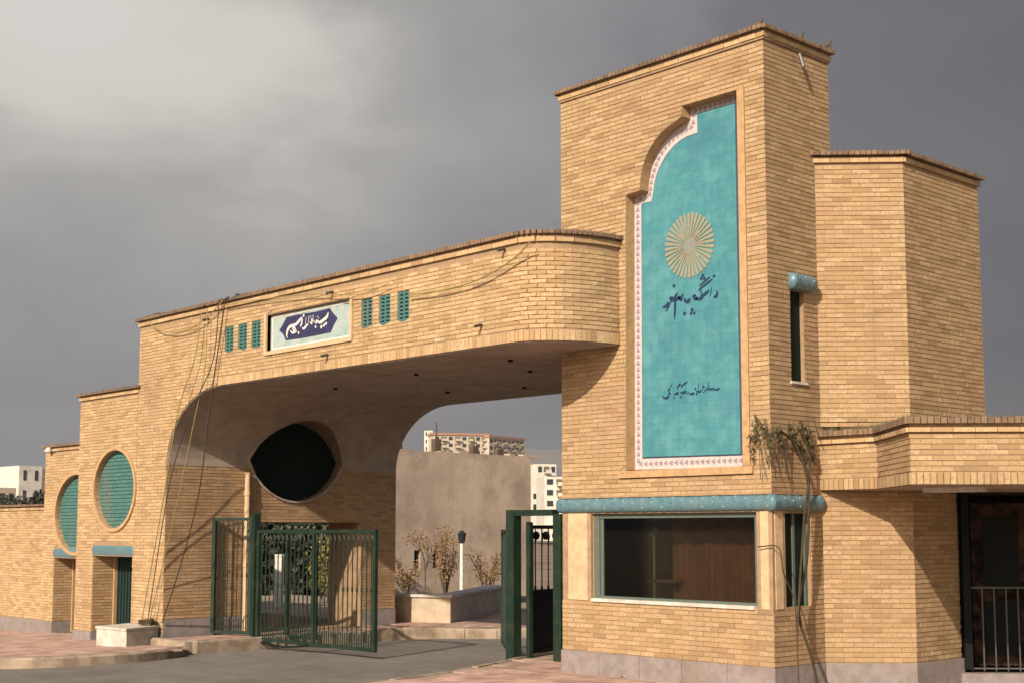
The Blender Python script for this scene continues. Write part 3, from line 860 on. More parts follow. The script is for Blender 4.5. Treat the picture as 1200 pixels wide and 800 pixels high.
# ceiling lamp under the roof edge
cl = obj('soffit_lamp', B(-7.35, -6.8, 12.35, 12.6, 2.17, 2.214), M['white'], wg)
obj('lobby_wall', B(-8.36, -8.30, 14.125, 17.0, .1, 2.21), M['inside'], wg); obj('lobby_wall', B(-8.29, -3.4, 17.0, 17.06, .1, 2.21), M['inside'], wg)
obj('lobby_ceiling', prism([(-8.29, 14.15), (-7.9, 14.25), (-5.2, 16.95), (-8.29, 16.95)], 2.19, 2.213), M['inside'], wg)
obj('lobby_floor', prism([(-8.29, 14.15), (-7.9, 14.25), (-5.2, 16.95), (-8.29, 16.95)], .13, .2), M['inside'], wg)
# entrance: dark timber doors behind a barred screen
dw = Vector((1, 1)).normalized(); dn = Vector((1, -1)).normalized()
O_ = Vector((-7.97, 14.12))
obj('step', obox(bmesh.new(), O_ + dw * 2.2 + dn * .02, dw, 2.25, .09, .1, .235), M['stone'], wg)
for k in range(4):
    bm = bmesh.new()
    c = O_ + dw * (.55 + k * .7) - dn * .35
    obox(bm, c, dw, .33, .025, .28, 2.1)
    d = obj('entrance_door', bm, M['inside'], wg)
    for (zz0, zz1) in ((.4, 1.0), (1.12, 1.95)):
        bm = bmesh.new(); obox(bm, c + dn * .03, dw, .2, .008, zz0, zz1); obj('door_panel', bm, M['black'], d)
for k in range(24):
    bm = bmesh.new(); c = O_ + dw * (.1 + k * .13) + dn * .0
    obox(bm, c, dw, .007, .007, .25, 1.15); obj('screen_bar', bm, M['metal_grey'], wg)
bm = bmesh.new(); obox(bm, O_ + dw * 1.6, dw, 1.55, .010, 1.151, 1.17); obox(bm, O_ + dw * 1.6, dw, 1.55, .012, .272, .289)
obj('screen_rail', bm, M['metal_grey'], wg)
for k in (0, 2.8):
    bm = bmesh.new(); obox(bm, O_ + dw * (.06 + k), dw, .04, .04, .271, 2.215); obj('screen_post', bm, M['black'], wg)

# ================================================================== GATEWAY: PIER + BRIDGE
gw = thing('brick_gateway', 'long buff brick bridge with rounded right end and curved soffit, on the left gate pier', 'gateway', (-16, 12.8, 0))
ZS, ZU, AX = 2.80, 3.92, 1.5        # spring, underside, horizontal radius of the curve
arc = arcpts(XP + AX, ZS, AX, ZU - ZS, 180, 90, 16)
prof = [(-20.36, -.15), (XP, -.15)] + arc + [(XL - .012, ZU), (XL - .012, 5.06), (-20.36, 5.06)]
pier = obj('pier_and_bridge_wall', slab_xz(prof, YB, YR), M['mortar'], gw)
# vesica window and doorway through the pier
def vesica(hw, sag, cy, cz, n=14):
    R = (hw * hw + sag * sag) / (2 * sag)
    up = [(cy - hw + 2 * hw * i / n, cz - (R - sag) + math.sqrt(max(0, R * R - (-hw + 2 * hw * i / n) ** 2))) for i in range(n + 1)]
    lo = [(y, 2 * cz - z) for y, z in up[::-1][1:-1]]
    return up + lo
VES = vesica(.93, .66, 13.0, 2.93)
SGX0, SGX1, SGZ0, SGZ1 = -16.60, -14.60, 4.30, 4.82
GR = [(-17.74, -17.50), (-17.37, -17.13), (-17.01, -16.77), (-14.37, -14.13), (-13.99, -13.75), (-13.61, -13.37)]
cuts = [slab_yz(VES, -20.8, -17.6), B(-20.8, -19.0, 12.2, 14.35, .14, 1.92), B(SGX0, SGX1, YB - .2, YB + .09, SGZ0, SGZ1)]
for a, b in GR: cuts.append(B(a, b, YB - .2, YB + .07, 4.39, 4.77))
cut(pier, *cuts)
# plastered curve and underside
pl = bmesh.new()
XE = -11.73
lst = [(x + (.0 if i else 0), z) for i, (x, z) in enumerate(arc)] + [(XE, ZU)]
lower = []
for i, (x, z) in enumerate(lst):
    a = lst[max(0, i - 1)]; b = lst[min(len(lst) - 1, i + 1)]
    d = Vector((b[0] - a[0], b[1] - a[1])).normalized(); lower.append((x + d.y * .012, z - d.x * .012))
pls = slab_xz(lower + lst[::-1], YB + .012, YR - .012)
plo = obj('soffit_plaster', pls, M['plaster'], gw)
cut(plo, slab_yz(VES, -20.8, -17.6))
for k, (x, y) in enumerate(((-16.9, 12.0), (-16.2, 13.6), (-14.6, 11.7), (-13.3, 12.6), (-14.9, 14.0), (-12.6, 11.6))):
    bm = bmesh.new(); bar(bm, (x, y, ZU - .013), (x, y, ZU - .04), .035, 10, .03); obj('soffit_fitting', bm, M['black'], gw)
for x in (-17.2, -15.0, -12.9):
    obj('soffit_joint', B(x, x + .012, YB + .02, YR - .02, ZU - .0135, ZU - .0115), M['bark'], gw)
# rounded end
EC = (-11.43, Y0)
RX, RY = .655, Y0 - YB
ell = [(EC[0] + RX * math.sin(t), EC[1] - RY * math.cos(t)) for t in [math.pi / 2 * i / 24 for i in range(25)]]
endp = [(XL - .012, Y0 - .012), (XL - .012, YB)] + ell[:-1] + [(EC[0] + RX, Y0 - .012)]
obj('rounded_end_wall', prism(endp, ZU, 5.06), M['mortar'], gw)
obj('rounded_end_soffit', prism([(XL - .012, Y0 - .02), (XL - .012, YB + .012)] + [(EC[0] + (RX - .012) * math.sin(t), EC[1] - (RY - .012) * math.cos(t)) for t in [math.pi / 2 * i / 24 for i in range(24)]] + [(EC[0] + RX - .012, Y0 - .02)], ZU - .012, ZU - .0005), M['plaster'], gw)
bk = Bricks()
X0 = -20.36
front = [(X0, YB), (EC[0], YB)]
def h_arch(z):
    if z < ZS: return (XP - X0, 50)
    if z < ZU:
        t = (z - ZS) / (ZU - ZS); return (XP + AX - AX * math.sqrt(1 - t * t) - X0, 50)
    return None
hs = [h_arch, lambda z: (SGX0 - .055 - X0, SGX1 + .055 - X0) if SGZ0 - .06 < z < SGZ1 + .03 else None]
for a, b in GR: hs.append((lambda a, b: lambda z: (a - X0, b - X0) if 4.385 < z < 4.775 else None)(a, b))
h_sold = lambda z: (XP + AX - X0 - .02, 50) if ZU - .01 < z < ZU + .125 else None
bk.wall([front[0]] + ell, .02, 4.98, holes=hs + [h_sold], ext=0)
bk.wall([(XP + AX, YB), (EC[0], YB)], ZU + .0, ZU + .125, H=.125, L=.066, jv=.004, jh=.006, bond=False, proud=.012)
cpath = ell
bk.wall(cpath, ZU + .0, ZU + .125, H=.125, L=.066, jv=.004, jh=.006, bond=False, proud=.012)
coping(bk, [front[0]] + ell, 5.19, s=1.1)
# inner face of the pier
h_ves = lambda z: (lambda r: (r[0] - YB - .05, r[1] - YB + .05) if r else None)(polyx(VES)(z))
h_dr = lambda z: (12.2 - YB, 14.35 - YB) if z < 1.94 else None
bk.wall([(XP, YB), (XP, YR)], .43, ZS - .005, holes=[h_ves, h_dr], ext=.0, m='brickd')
bk.wall([(X0, YR), (X0, YB)], .02, 4.98, holes=[lambda z: (YR - 14.36, YR - 12.19) if z < 1.94 else None])
bk.build(gw)
obj('parapet', prism([(X0, YB - .02), (EC[0], YB - .02)] + [(x + .015, y - .015) for x, y in ell[1:-1]] + [(EC[0] + RX, Y0 - .012), (XL - .015, Y0 - .012), (XL - .015, YR), (X0, YR)], 5.055, 5.15), M['mortar'], gw)
for (y0, y1) in ((YB + .0, 12.19), (14.36, YR)):
    obj('stone_plinth', B(XP + .001, XP + .02, y0, y1, .14, .42), M['stone'], gw)
obj('stone_plinth', B(X0, XP + .015, YB - .022, YB - .001, -.1, .2), M['stone'], gw)
# vesica frame and dark glazing
rg = bmesh.new()
V2 = vesica(.965, .69, 13.0, 2.93)
def onpier(y, z):
    if z < ZS: return XP
    t = min(.999, (z - ZS) / (ZU - ZS)); return XP + AX - AX * math.sqrt(1 - t * t)
n = len(VES)
a = [rg.verts.new((onpier(y, z) + .035, y, z)) for y, z in VES]; b = [rg.verts.new((onpier(y, z) + .035, y, z)) for y, z in V2]
c = [rg.verts.new((onpier(y, z) - .02, y, z)) for y, z in V2]; d = [rg.verts.new((-20.2, y, z)) for y, z in VES]
for i in range(n):
    j = (i + 1) % n
    rg.faces.new((a[i], a[j], b[j], b[i])); rg.faces.new((b[i], b[j], c[j], c[i])); rg.faces.new((a[j], a[i], d[i], d[j]))
obj('vesica_window_frame', rg, M['plaster'], gw)
vg = obj('vesica_window', slab_yz(VES, XP - .20, XP - .18), M['darkglass'], gw)
bm = bmesh.new()
for k in range(-8, 9):
    bar(bm, (XP - .15, 13 + k * .1, 2.35), (XP - .15, 13 + k * .1, 3.5), .007, 4)
for k in range(-5, 6):
    bar(bm, (XP - .16, 12.15, 2.93 + k * .1), (XP - .16, 13.85, 2.93 + k * .1), .007, 4)
obj('lattice', bm, M['black'], vg)
# the sign
sg = bmesh.new()
box(sg, SGX0 - .05, SGX0, YB - .03, YB + .05, SGZ0 - .05, SGZ1 + .02); box(sg, SGX1, SGX1 + .05, YB - .03, YB + .05, SGZ0 - .05, SGZ1 + .02)
box(sg, SGX0, SGX1, YB - .032, YB + .05, SGZ0 - .052, SGZ0)
sf_ = obj('sign_frame', sg, M['post'], gw)
sp = obj('sign_panel', B(SGX0 + .002, SGX1 - .002, YB + .06, YB + .085, SGZ0 + .002, SGZ1 - .002), mat('sign_tile', (.38, .42, .40), .4, var=(.26, .36, .33), vscale=7, vdet=6), gw)
YS = YB + .06
def atS(x, y): p = atY(300 + x / 10, 340 + y / 10, YS); return (p.x, p.z)
cart = [atS(*p) for p in [(352, 585), (322, 515), (278, 470), (308, 425), (362, 320), (480, 292), (700, 255), (868, 214), (900, 262), (958, 330), (915, 405), (878, 492), (700, 530), (500, 565)]]
ct = obj('cartouche', slab_xz(cart, YS - .008, YS - .001), mat('cartouche_navy', (.03, .03, .075), .4, var=(.05, .045, .11), vscale=12), sp)
bd = bmesh.new()
for k in range(2):
    zc = SGZ1 - .035 if k else SGZ0 + .035
    box(bd, SGX0 + .03, SGX1 - .03, YS - .006, YS - .001, zc - .012, zc + .012)
box(bd, SGX0 + .03, SGX0 + .055, YS - .006, YS - .001, SGZ0 + .05, SGZ1 - .05); box(bd, SGX1 - .055, SGX1 - .03, YS - .006, YS - .001, SGZ0 + .05, SGZ1 - .05)
obj('sign_border', bd, M['white'], sp)
T3 = [[(848, 262), (835, 310), (792, 352), (748, 378), (715, 362), (706, 380), (680, 365)], (.8, [(690, 372), (660, 352), (655, 392), (630, 372)]),
      (.6, [(622, 300), (614, 385)]), (.6, [(642, 298), (650, 352)]), (.6, [(672, 290), (668, 362)]), (.8, [(612, 395), (590, 420), (560, 452), (540, 440)]),
      (1.0, [(540, 318), (515, 352), (470, 402), (420, 418), (396, 432), (372, 470), (362, 530), (372, 565)]), (.8, [(425, 440), (440, 468), (468, 468), (452, 440), (430, 448)]),
      (.7, [(545, 330), (535, 400), (520, 425)]), (.6, [(590, 318), (580, 400)]), (.8, [(720, 300), (740, 340)]), (.8, [(400, 470), (430, 500), (480, 480)]),
      (1.0, [(768, 430)]), (.9, [(822, 392)]), (.9, [(800, 412)]), (.8, [(700, 430)]), (.8, [(560, 300)]), (.8, [(500, 500)])]
tb = bmesh.new(); pen(tb, T3, 300, 340, 10, YS - .008, .045, th=.004); obj('lettering', tb, M['white'], sp)
# pierced glazed grilles
gmesh = None
for a, b in GR:
    g0 = obj('glazed_grille', B(a + .002, b - .002, YB + .05, YB + .068, 4.392, 4.768), M['darkglass'], gw)
    w = (b - a - .01) / 2
    bm = bmesh.new()
    ww = b - a - .004
    for c in range(3): box(bm, a + .002 + c * (ww - .034) / 2, a + .002 + c * (ww - .034) / 2 + .034, YB + .004, YB + .049, 4.394, 4.766)
    for r in range(8): box(bm, a + .003, b - .003, YB + .008, YB + .048, 4.396 + r * .0485, 4.396 + r * .0485 + .026)
    o = obj('glazed_block', bm, M['glaze'], g0)
# downpipe on the pier
bm = bmesh.new(); bar(bm, (XP + .07, 12.02, .16), (XP + .07, 12.02, 2.72), .045, 10); bar(bm, (XP + .07, 12.02, 2.35), (XP + .07, 12.02, 2.42), .055, 10); bar(bm, (XP + .07, 12.02, 1.2), (XP + .07, 12.02, 1.27), .055, 10)
obj('downpipe', bm, M['post'], gw, smooth=False)
# rain spouts
for x, z in ((-11.6, 5.02), (-15.0, 4.95), (-18.2, 4.95), (-12.0, 4.18), (-15.1, 4.12)):
    bm = bmesh.new(); bar(bm, (x, YB - .015, z), (x, YB - .12, z - .03), .018, 8); obj('spout', bm, M['metal_grey'], gw)
for p in ((XC + .07, 12.2, 6.95),):
    bm = bmesh.new(); bar(bm, p, (p[0] + .05, p[1], p[2] - .16), .018, 6); obj('spout', bm, M['metal_grey'], tw)
for x, y in ((XC - .1, Y0 - .02), (XC + .02, 12.72), (XC - .06, 12.3)):
    bm = bmesh.new(); bar(bm, (x - .08, y, 7.14), (x + .06, y + .05, 7.2), .022, 6); bar(bm, (x + .05, y + .05, 7.15), (x + .08, y + .05, 7.24), .012, 5); obj('loose_brick_scrap', bm, M['bark'], tw)

# ================================================================== SIDE PORTALS
def portal(name, label, X0p, X1p, Yp, ztop, oc, orad, door, lint, leftw, base, boxed):
    t = thing(name, label, 'gatehouse', ((X0p + X1p) / 2, Yp, base))
    b0 = obj('portal_wall', B(X0p, X1p, Yp, Yp + 1.3, base - .1, ztop - .12), M['mortar'], t)
    n = 40
    el = [(oc[0] + orad[0] * math.cos(2 * math.pi * i / n), oc[1] + orad[1] * math.sin(2 * math.pi * i / n)) for i in range(n)]
    cut(b0, slab_xz(el, Yp - .2, Yp + .12), B(door[0], door[1], Yp - .2, Yp + .55, base - .2, lint[0] + .01))
    bk = Bricks()
    he = lambda z: (lambda r: (r[0] - X0p - .05, r[1] - X0p + .05) if r else None)(polyx(el)(z))
    hd = lambda z: (door[0] - X0p, door[1] - X0p) if z < lint[1] + .02 else None
    bk.wall([(X0p, Yp), (X1p, Yp)], base + .22, ztop - .16, holes=[he, hd])
    bk.wall([(door[0], Yp + .0), (door[0], Yp + .55)], base + .22, lint[0], ext=-.002)
    bk.wall([(X0p, Yp + 1.3), (X0p, Yp)], base + .22, ztop - .16)
    bk.wall([(X1p, Yp), (X1p, Yp + 1.3)], max(base + .22, 2.3), ztop - .16)
    coping(bk, [(X0p, Yp), (X1p, Yp)], ztop); coping(bk, [(X0p, Yp + 1.3), (X0p, Yp)], ztop); coping(bk, [(X1p, Yp), (X1p, Yp + 1.3)], ztop)
    inner = lambda z: (lambda r: (r[0] - X0p, r[1] - X0p) if r else None)(polyx(el)(z))
    bk.wall([(X0p, Yp + .075), (X1p, Yp + .075)], oc[1] - orad[1], oc[1] + orad[1], only=inner, m='glaze', H=.062, L=.2, jh=.010)
    bk.build(t, 300)
    obj('niche_back', slab_xz(el, Yp + .076, Yp + .11), M['door'], t)
    obj('parapet', B(X0p + .0, X1p - .0, Yp - .01, Yp + 1.3, ztop - .115, ztop - .03), M['mortar'], t)
    rg = bmesh.new()
    n = 48
    R = [[], [], [], []]
    for i in range(n):
        c, s = math.cos(2 * math.pi * i / n), math.sin(2 * math.pi * i / n)
        for k, (e, y) in enumerate(((0, Yp + .08), (0, Yp - .035), (.06, Yp - .035), (.06, Yp + .0))):
            R[k].append(rg.verts.new((oc[0] + (orad[0] + e) * c, y, oc[1] + (orad[1] + e) * s)))
    for k in range(3):
        for i in range(n): rg.faces.new((R[k][i], R[k][(i + 1) % n], R[k + 1][(i + 1) % n], R[k + 1][i]))
    bmesh.ops.recalc_face_normals(rg, faces=rg.faces[:])
    obj('oval_frame', rg, M['ring'], t)
    roll(t, (door[0] - .02, Yp + .02, (lint[0] + lint[1]) / 2), (door[1] + .02, Yp + .02, (lint[0] + lint[1]) / 2), (lint[1] - lint[0]) / 2 * .92, 8, flat=.4, buttons=False, name='glazed_lintel')
    obj('lintel_bed', B(door[0], door[1], Yp + .03, Yp + .5, lint[0], lint[1]), M['mortar'], t)
    pb = bmesh.new(); box(pb, X0p - .02, door[0] + .01, Yp - .022, Yp - .001, base - .1, base + .21)
    box(pb, door[0] + .001, door[0] + .018, Yp - .02, Yp + .5, base - .1, base + .21)
    obj('stone_plinth', pb, M['stone'], t)
    if X1p - door[1] > .05:
        pb = bmesh.new(); box(pb, door[1], X1p, Yp - .022, Yp - .001, base - .1, base + .21); obj('stone_plinth', pb, M['stone'], t)
    dd = obj('metal_door', B(door[0] + .06, door[1] - .02, Yp + .42, Yp + .46, base, lint[0]), M['door'], t)
    k = 0
    x = door[0] + .1
    while x < door[1] - .1:
        bm = B(x, x + .025, Yp + .395, Yp + .42, base + .05, lint[0] - .03); obj('door_bar', bm, M['door'], dd); x += .105
    obj('door_jamb', B(door[0] + .02, door[0] + .06, Yp + .36, Yp + .5, base, lint[0]), M['ring'], t)
    obj('door_meeting_strip', B((door[0] + door[1]) / 2 + .18, (door[0] + door[1]) / 2 + .21, Yp + .37, Yp + .394, base, lint[0]), M['ring'], dd)
    return t
b1 = portal('side_portal', 'brick side portal with full turquoise oval, next to the gate pier', -22.43, -20.37, YB - .0, 4.12, (-21.09, 2.46), (.70, .64), (-21.80, -20.42), (1.36, 1.56), .5, gz(-22) + .11 - .06, True)
b2 = portal('side_portal', 'lower brick side portal at left, its turquoise oval partly hidden by the next portal', -25.78, -23.3, 11.5, 3.42, (-24.37, 2.10), (.86, .72), (-25.27, -23.6), (1.26, 1.47), .5, -.25 + .11, False)
# landing block before the first portal door
p1, p2, p3 = atZ(112, 762, -.04), atZ(147, 766, -.04), atZ(185, 757, .02)
st = thing('stone_landing', 'pale stone block step standing in front of the oval portal door', 'step', (p2.x, p2.y, .06))
quad = [(p1.x, p1.y), (p2.x, p2.y), (p3.x, p3.y), (p1.x + p3.x - p2.x, p1.y + p3.y - p2.y)]
bm = prism(quad, -.1, .30); bmesh.ops.bevel(bm, geom=bm.edges[:], offset=.012, segments=1, affect='EDGES'); obj('block', bm, M['white_stone'], st)
cx, cy = sum(q[0] for q in quad) / 4, sum(q[1] for q in quad) / 4
lid = prism([(cx + (x - cx) * 1.03, cy + (y - cy) * 1.03) for x, y in quad], .3005, .335); obj('top_slab', lid, M['white_stone'], st)
cw = thing('coiled_cable', 'black coil of cable lying on the pale stone landing block', 'cable', (cx, cy, .34))
bm = bmesh.new()
tube(bm, [(cx + .12 + (.15 + .02 * math.sin(i)) * math.cos(i * .9), cy + .25 + .1 * math.sin(i * .9), .355 + .003 * i + .01 * math.sin(i * 2)) for i in range(24)], .014)
obj('cable', bm, M['cable'], cw)

# left boundary wall
bw = thing('boundary_wall', 'plain yellow buff brick boundary wall running off the left edge', 'wall', (-35, 11.7, -.14))
obj('wall_core', B(-60, -25.8, 11.7, 12.0, -1.6, 2.2), M['mortar'], bw)
bk = Bricks(); bk.wall([(-36, 11.7), (-25.8, 11.7)], .06, 2.18); coping(bk, [(-36, 11.7), (-25.82, 11.7)], 2.31)
bk.build(bw)
obj('wall_top', B(-60, -25.8, 11.69, 12.02, 2.2, 2.27), M['mortar'], bw)
for i in range(18):
    obj('plinth_stone', B(-25.81 - (i + 1) * .6 + .005, -25.81 - i * .6, 11.675, 11.699, -.9, .04), M['stone'], bw)

# ================================================================== GATES
def picket_gate(t, A, Bp, z0, z1, nb, m='green', mid=True, tilt=0, post=.03, extra=True):
    A = Vector(A); Bp = Vector(Bp); d = (Bp - A); L = d.length; d.normalize()
    def at(s, z): return Vector((A.x + d.x * s, A.y + d.y * s, z))
    def obx(name, s0, s1, za, zb, th, m_=m, parent=t):
        bm = bmesh.new(); c = A + d * (s0 + s1) / 2; obox(bm, c, d, (s1 - s0) / 2, th / 2, za, zb); return obj(name, bm, M[m_], parent)
    obx('frame_stile', 0, post * 2, z0, z1, .05); obx('frame_stile', L - post * 2, L, z0, z1, .05)
    obx('frame_rail', post * 2, L - post * 2, z1 - .05, z1, .045); obx('frame_rail', post * 2, L - post * 2, z0, z0 + .05, .045)
    if mid: obx('frame_stile', L / 2 - .025, L / 2 + .025, z0 + .05, z1 - .05, .04)
    me = bpy.data.meshes.new('bar'); bm = bmesh.new(); h = z1 - z0 - .1; 
    bar(bm, (0, 0, 0), (0, 0, h), .009, 6)
    if extra:        # leaf-shaped top scroll and lower collar
        bar(bm, (0, 0, h - .20), (.035, 0, h - .10), .007, 5); bar(bm, (.035, 0, h - .10), (0, 0, h - .02), .007, 5)
        bar(bm, (0, 0, h * .5 - .03), (0, 0, h * .5 + .03), .016, 6)
    bm.to_mesh(me); bm.free(); me.materials.append(M[m])
    pl = world_loc(t)
    for i in range(nb):
        s = post * 2 + (L - post * 4) * (i + .5) / nb
        if mid and abs(s - L / 2) < .04: continue
        o = bpy.data.objects.new('bar', me); COL.objects.link(o); o.parent = t
        o.location = at(s, z0 + .05) - pl; o.rotation_euler = (0, 0, math.atan2(d.y, d.x))
    # short spear pickets at the foot
    bm = bmesh.new()
    for i in range(nb):
        s = post * 2 + (L - post * 4) * (i + 1) / nb
        bar(bm, at(s, z0 + .05), at(s, z0 + .2), .008, 5); bar(bm, at(s, z0 + .2), at(s, z0 + .25), .016, 5, .002)
    if extra: obj('short_picket', bm, M[m], t, 'stuff')
    else: bm.free()
PX, PY_ = -18.62, 11.74
pst = thing('gate_post', 'green square steel post between the narrow fixed panel and the wide gate leaf', 'post', (PX, PY_, 0))
obj('shaft', obox(bmesh.new(), (PX, PY_), (1, 0), .05, .05, 0, 2.02), M['green'], pst)
obj('cap', obox(bmesh.new(), (PX, PY_), (1, 0), .06, .06, 2.021, 2.05), M['green'], pst)
for z in (.45, 1.55): obj('hinge', obox(bmesh.new(), (PX + .07, PY_), (1, 0), .02, .02, z, z + .1), M['green'], pst)
lf = thing('gate_leaf', 'wide green barred steel gate leaf standing closed across the left of the roadway', 'gate', (PX + .1, PY_, .08))
picket_gate(lf, (PX + .09, PY_ - .01), (-15.58, 11.80), .10, 1.80, 26)
# drop bolt and diagonal stay at the foot
bm = bmesh.new(); bar(bm, (PX + .1, PY_ - .04, .09), (PX + .9, PY_ - .05, .05), .015); bar(bm, (PX + .9, PY_ - .05, .05), (PX + 1.5, PY_ - .02, .1), .015); obj('stay', bm, M['black'], lf)
fx = thing('fixed_gate_panel', 'narrow tall green steel panel fixed between pier and gate post', 'gate panel', (-19, 11.6, .15))
picket_gate(fx, (-19.36, 11.42), (PX - .06, PY_ - .01), .18, 1.99, 7, mid=False)
# second, shorter leaf standing behind with white ball finials
bl = thing('gate_leaf', 'dark short gate section with scroll top behind the closed leaf', 'gate', (-18, 12.6, .1))
picket_gate(bl, (-18.45, 12.2), (-17.75, 12.3), .12, 1.78, 6, mid=False)
bm = bmesh.new()
for i in range(5): bmesh.ops.create_icosphere(bm, subdivisions=1, radius=.035, matrix=Matrix.Translation((-18.38 + i * .14, 12.21 + i * .02, 1.83)))
obj('ball_finial', bm, M['metal_grey'], bl)
bm = bmesh.new(); bar(bm, (-18.4, 12.21, 1.88), (-17.8, 12.29, 1.88), .012); obj('top_rail', bm, M['green'], bl)

# right-hand pedestrian gate
pg = thing('gate_surround', 'tall green steel portal frame beside the tower corner', 'gate frame', (-13.1, 12.5, 0))
obj('frame_post', B(-13.58, -13.43, 12.42, 12.56, 0, 2.06), M['green'], pg)
obj('frame_post', B(-12.72, -12.58, 12.45, 12.55, .12, 2.0), M['green'], pg)
obj('frame_head', B(-13.43, -12.72, 12.44, 12.56, 1.98, 2.058), M['green'], pg)
obj('frame_cheek', B(-13.38, -13.31, 12.60, 12.66, 0.02, 1.9), M['green'], pg)
bl2 = thing('pedestrian_gate', 'black steel pedestrian gate leaf folded open inside the green frame', 'gate', (-13.5, 12.8, .12))
picket_gate(bl2, (-13.44, 12.72), (-13.74, 13.95), .17, 1.86, 7, m='black', mid=False)
obj('kick_plate', obox(bmesh.new(), (-13.59, 13.33), (-.24, 1), .6, .01, .2, 1.0), M['black'], bl2)
bm = bmesh.new()
for i in range(5):
    c = Vector((-13.47, 12.85)).lerp(Vector((-13.71, 13.82)), i / 4)
    bmesh.ops.create_circle(bm, segments=10, radius=.06, cap_ends=True, matrix=Matrix.Translation((c.x + .02, c.y, 1.72)) @ Matrix.Rotation(math.radians(90), 4, 'Y') @ Matrix.Rotation(.24, 4, 'X'))
obj('scroll', bm, M['black'], bl2)
ml = thing('gate_leaf', 'green gate leaf swung open, seen edge-on at the frame beside the tower', 'gate', (-13.7, 12.6, .08))
e_ml = atD(589, 760, 21.0)
picket_gate(ml, (-13.62, 12.60), (e_ml.x, e_ml.y), .10, 1.80, 22)

# ================================================================== BEYOND THE GATE
pt = thing('planter', 'white-capped plastered planter wall with a corner, just beyond the passage', 'planter', (-19.3, 16, .15))
q0, q1, q2 = Vector((-19.95, 15.45)), Vector((-18.87, 15.93)), Vector((-18.6, 17.9))
poly = [(-21.5, 14.95 + .0), (q1.x, q1.y), (q2.x, q2.y), (-21.3, 18.2)]
poly = [(-20.9, 15.05), (-18.87, 15.93), (-21.5, 19.7), (-21.78, 19.5), (-19.27, 16.05), (-21.0, 15.31)]
obj('box', prism(poly, .1, .60), mat('planter_render', (.50, .40, .29), .9, var=(.42, .33, .24), vscale=4, stain=(.3, .22, .15), sscale=2, sfac=.5), pt)
pc = [(-20.93, 15.0), (-18.81, 15.91), (-21.49, 19.76), (-21.84, 19.52), (-19.33, 16.08), (-21.03, 15.35)]
cp = obj('coping', prism(pc, .601, .65), M['white_stone'], pt)
obj('soil', prism([(-21.02, 15.33), (-19.3, 16.07), (-21.8, 19.48), (-23.0, 18.8)], .1, .30), M['earth'], pt)
def shrub(name, label, c, h, r, n, m, size=.06, seed=1, group=None, cat='shrub'):
    t = thing(name, label, cat, c, group)
    rnd = random.Random(seed)
    c = Vector(c); bm = bmesh.new(); cs = []
    for i in range(9):
        a = rnd.random() * 6.28; tip = c + Vector((math.cos(a) * r * rnd.uniform(.3, .9), math.sin(a) * r * rnd.uniform(.3, .9), h * rnd.uniform(.55, 1)))
        mid = c.lerp(tip, .5) + Vector((rnd.uniform(-.1, .1) * r, rnd.uniform(-.1, .1) * r, h * .08))
        tube(bm, [c + Vector((0, 0, -.02)), mid, tip], .010 + .006 * h, 4, 3)
        cs += [(tip, r * .30), (mid, r * .28), (tip.lerp(mid, .5), r * .33)]
    obj('stem', bm, M['bark'], t)
    leaves('foliage', cs, n, size, M[m], t, seed=seed)
    return t
def along(x, y0, D, z):      # a point on the viewing column x at horizontal distance D
    p = atD(x, y0, D); return (p.x, p.y, z)
shrub('dry_shrub', 'rusty dry shrub behind the planter at the left, beside the arch pier', along(477, 690, 36.0, 0), 1.1, .45, 800, 'leaf_dry', .06, 3)
shrub('dry_shrub', 'tallest rusty dry shrub behind the planter, left of the lamp', along(522, 690, 36.4, 0), 1.55, .55, 1300, 'leaf_dry', .06, 4)
shrub('dry_shrub', 'small rusty dry shrub behind the planter, right of the lamp', along(569, 690, 36.2, 0), 1.2, .6, 1000, 'leaf_dry', .06, 5)
lp_ = along(541, 690, 35.6, 0)
la = thing('garden_lamp', 'white post lamp with dark lantern head standing behind the planter', 'lamp', lp_)
bm = bmesh.new(); bar(bm, lp_, (lp_[0], lp_[1], 1.46), .055, 10, .045); bar(bm, lp_, (lp_[0], lp_[1], .2), .10, 10); obj('post', bm, M['white'], la)
bm = bmesh.new(); bar(bm, (lp_[0], lp_[1], 1.461), (lp_[0], lp_[1], 1.68), .07, 8, .11); bar(bm, (lp_[0], lp_[1], 1.681), (lp_[0], lp_[1], 1.78), .13, 8, .03); obj('lantern', bm, M['lamp'], la)
# pole and sunny bush seen through the pier doorway
wpole = along(327, 690, 30.5, -.2)
o = thing('white_pole', 'white painted post seen through the gate bars and pier doorway', 'post', wpole)
bm = bmesh.new(); obox(bm, wpole, (1, 1), .085, .08, -.25, 1.22); obj('shaft', bm, M['white'], o)
bm = bmesh.new(); obox(bm, wpole, (1, 1), .10, .095, 1.221, 1.27); obj('cap', bm, M['white'], o)
shrub('yellow_shrub', 'yellow green shrub seen through the gate bars, right of the white post', along(385, 690, 31.5, -.2), 1.75, .8, 2600, 'leaf_yellow', .085, 8)
shrub('yellow_shrub', 'lower yellow green shrub seen through the right end of the gate leaf', along(421, 690, 32.5, -.2), 1.5, .75, 2200, 'leaf_yellow', .085, 9)

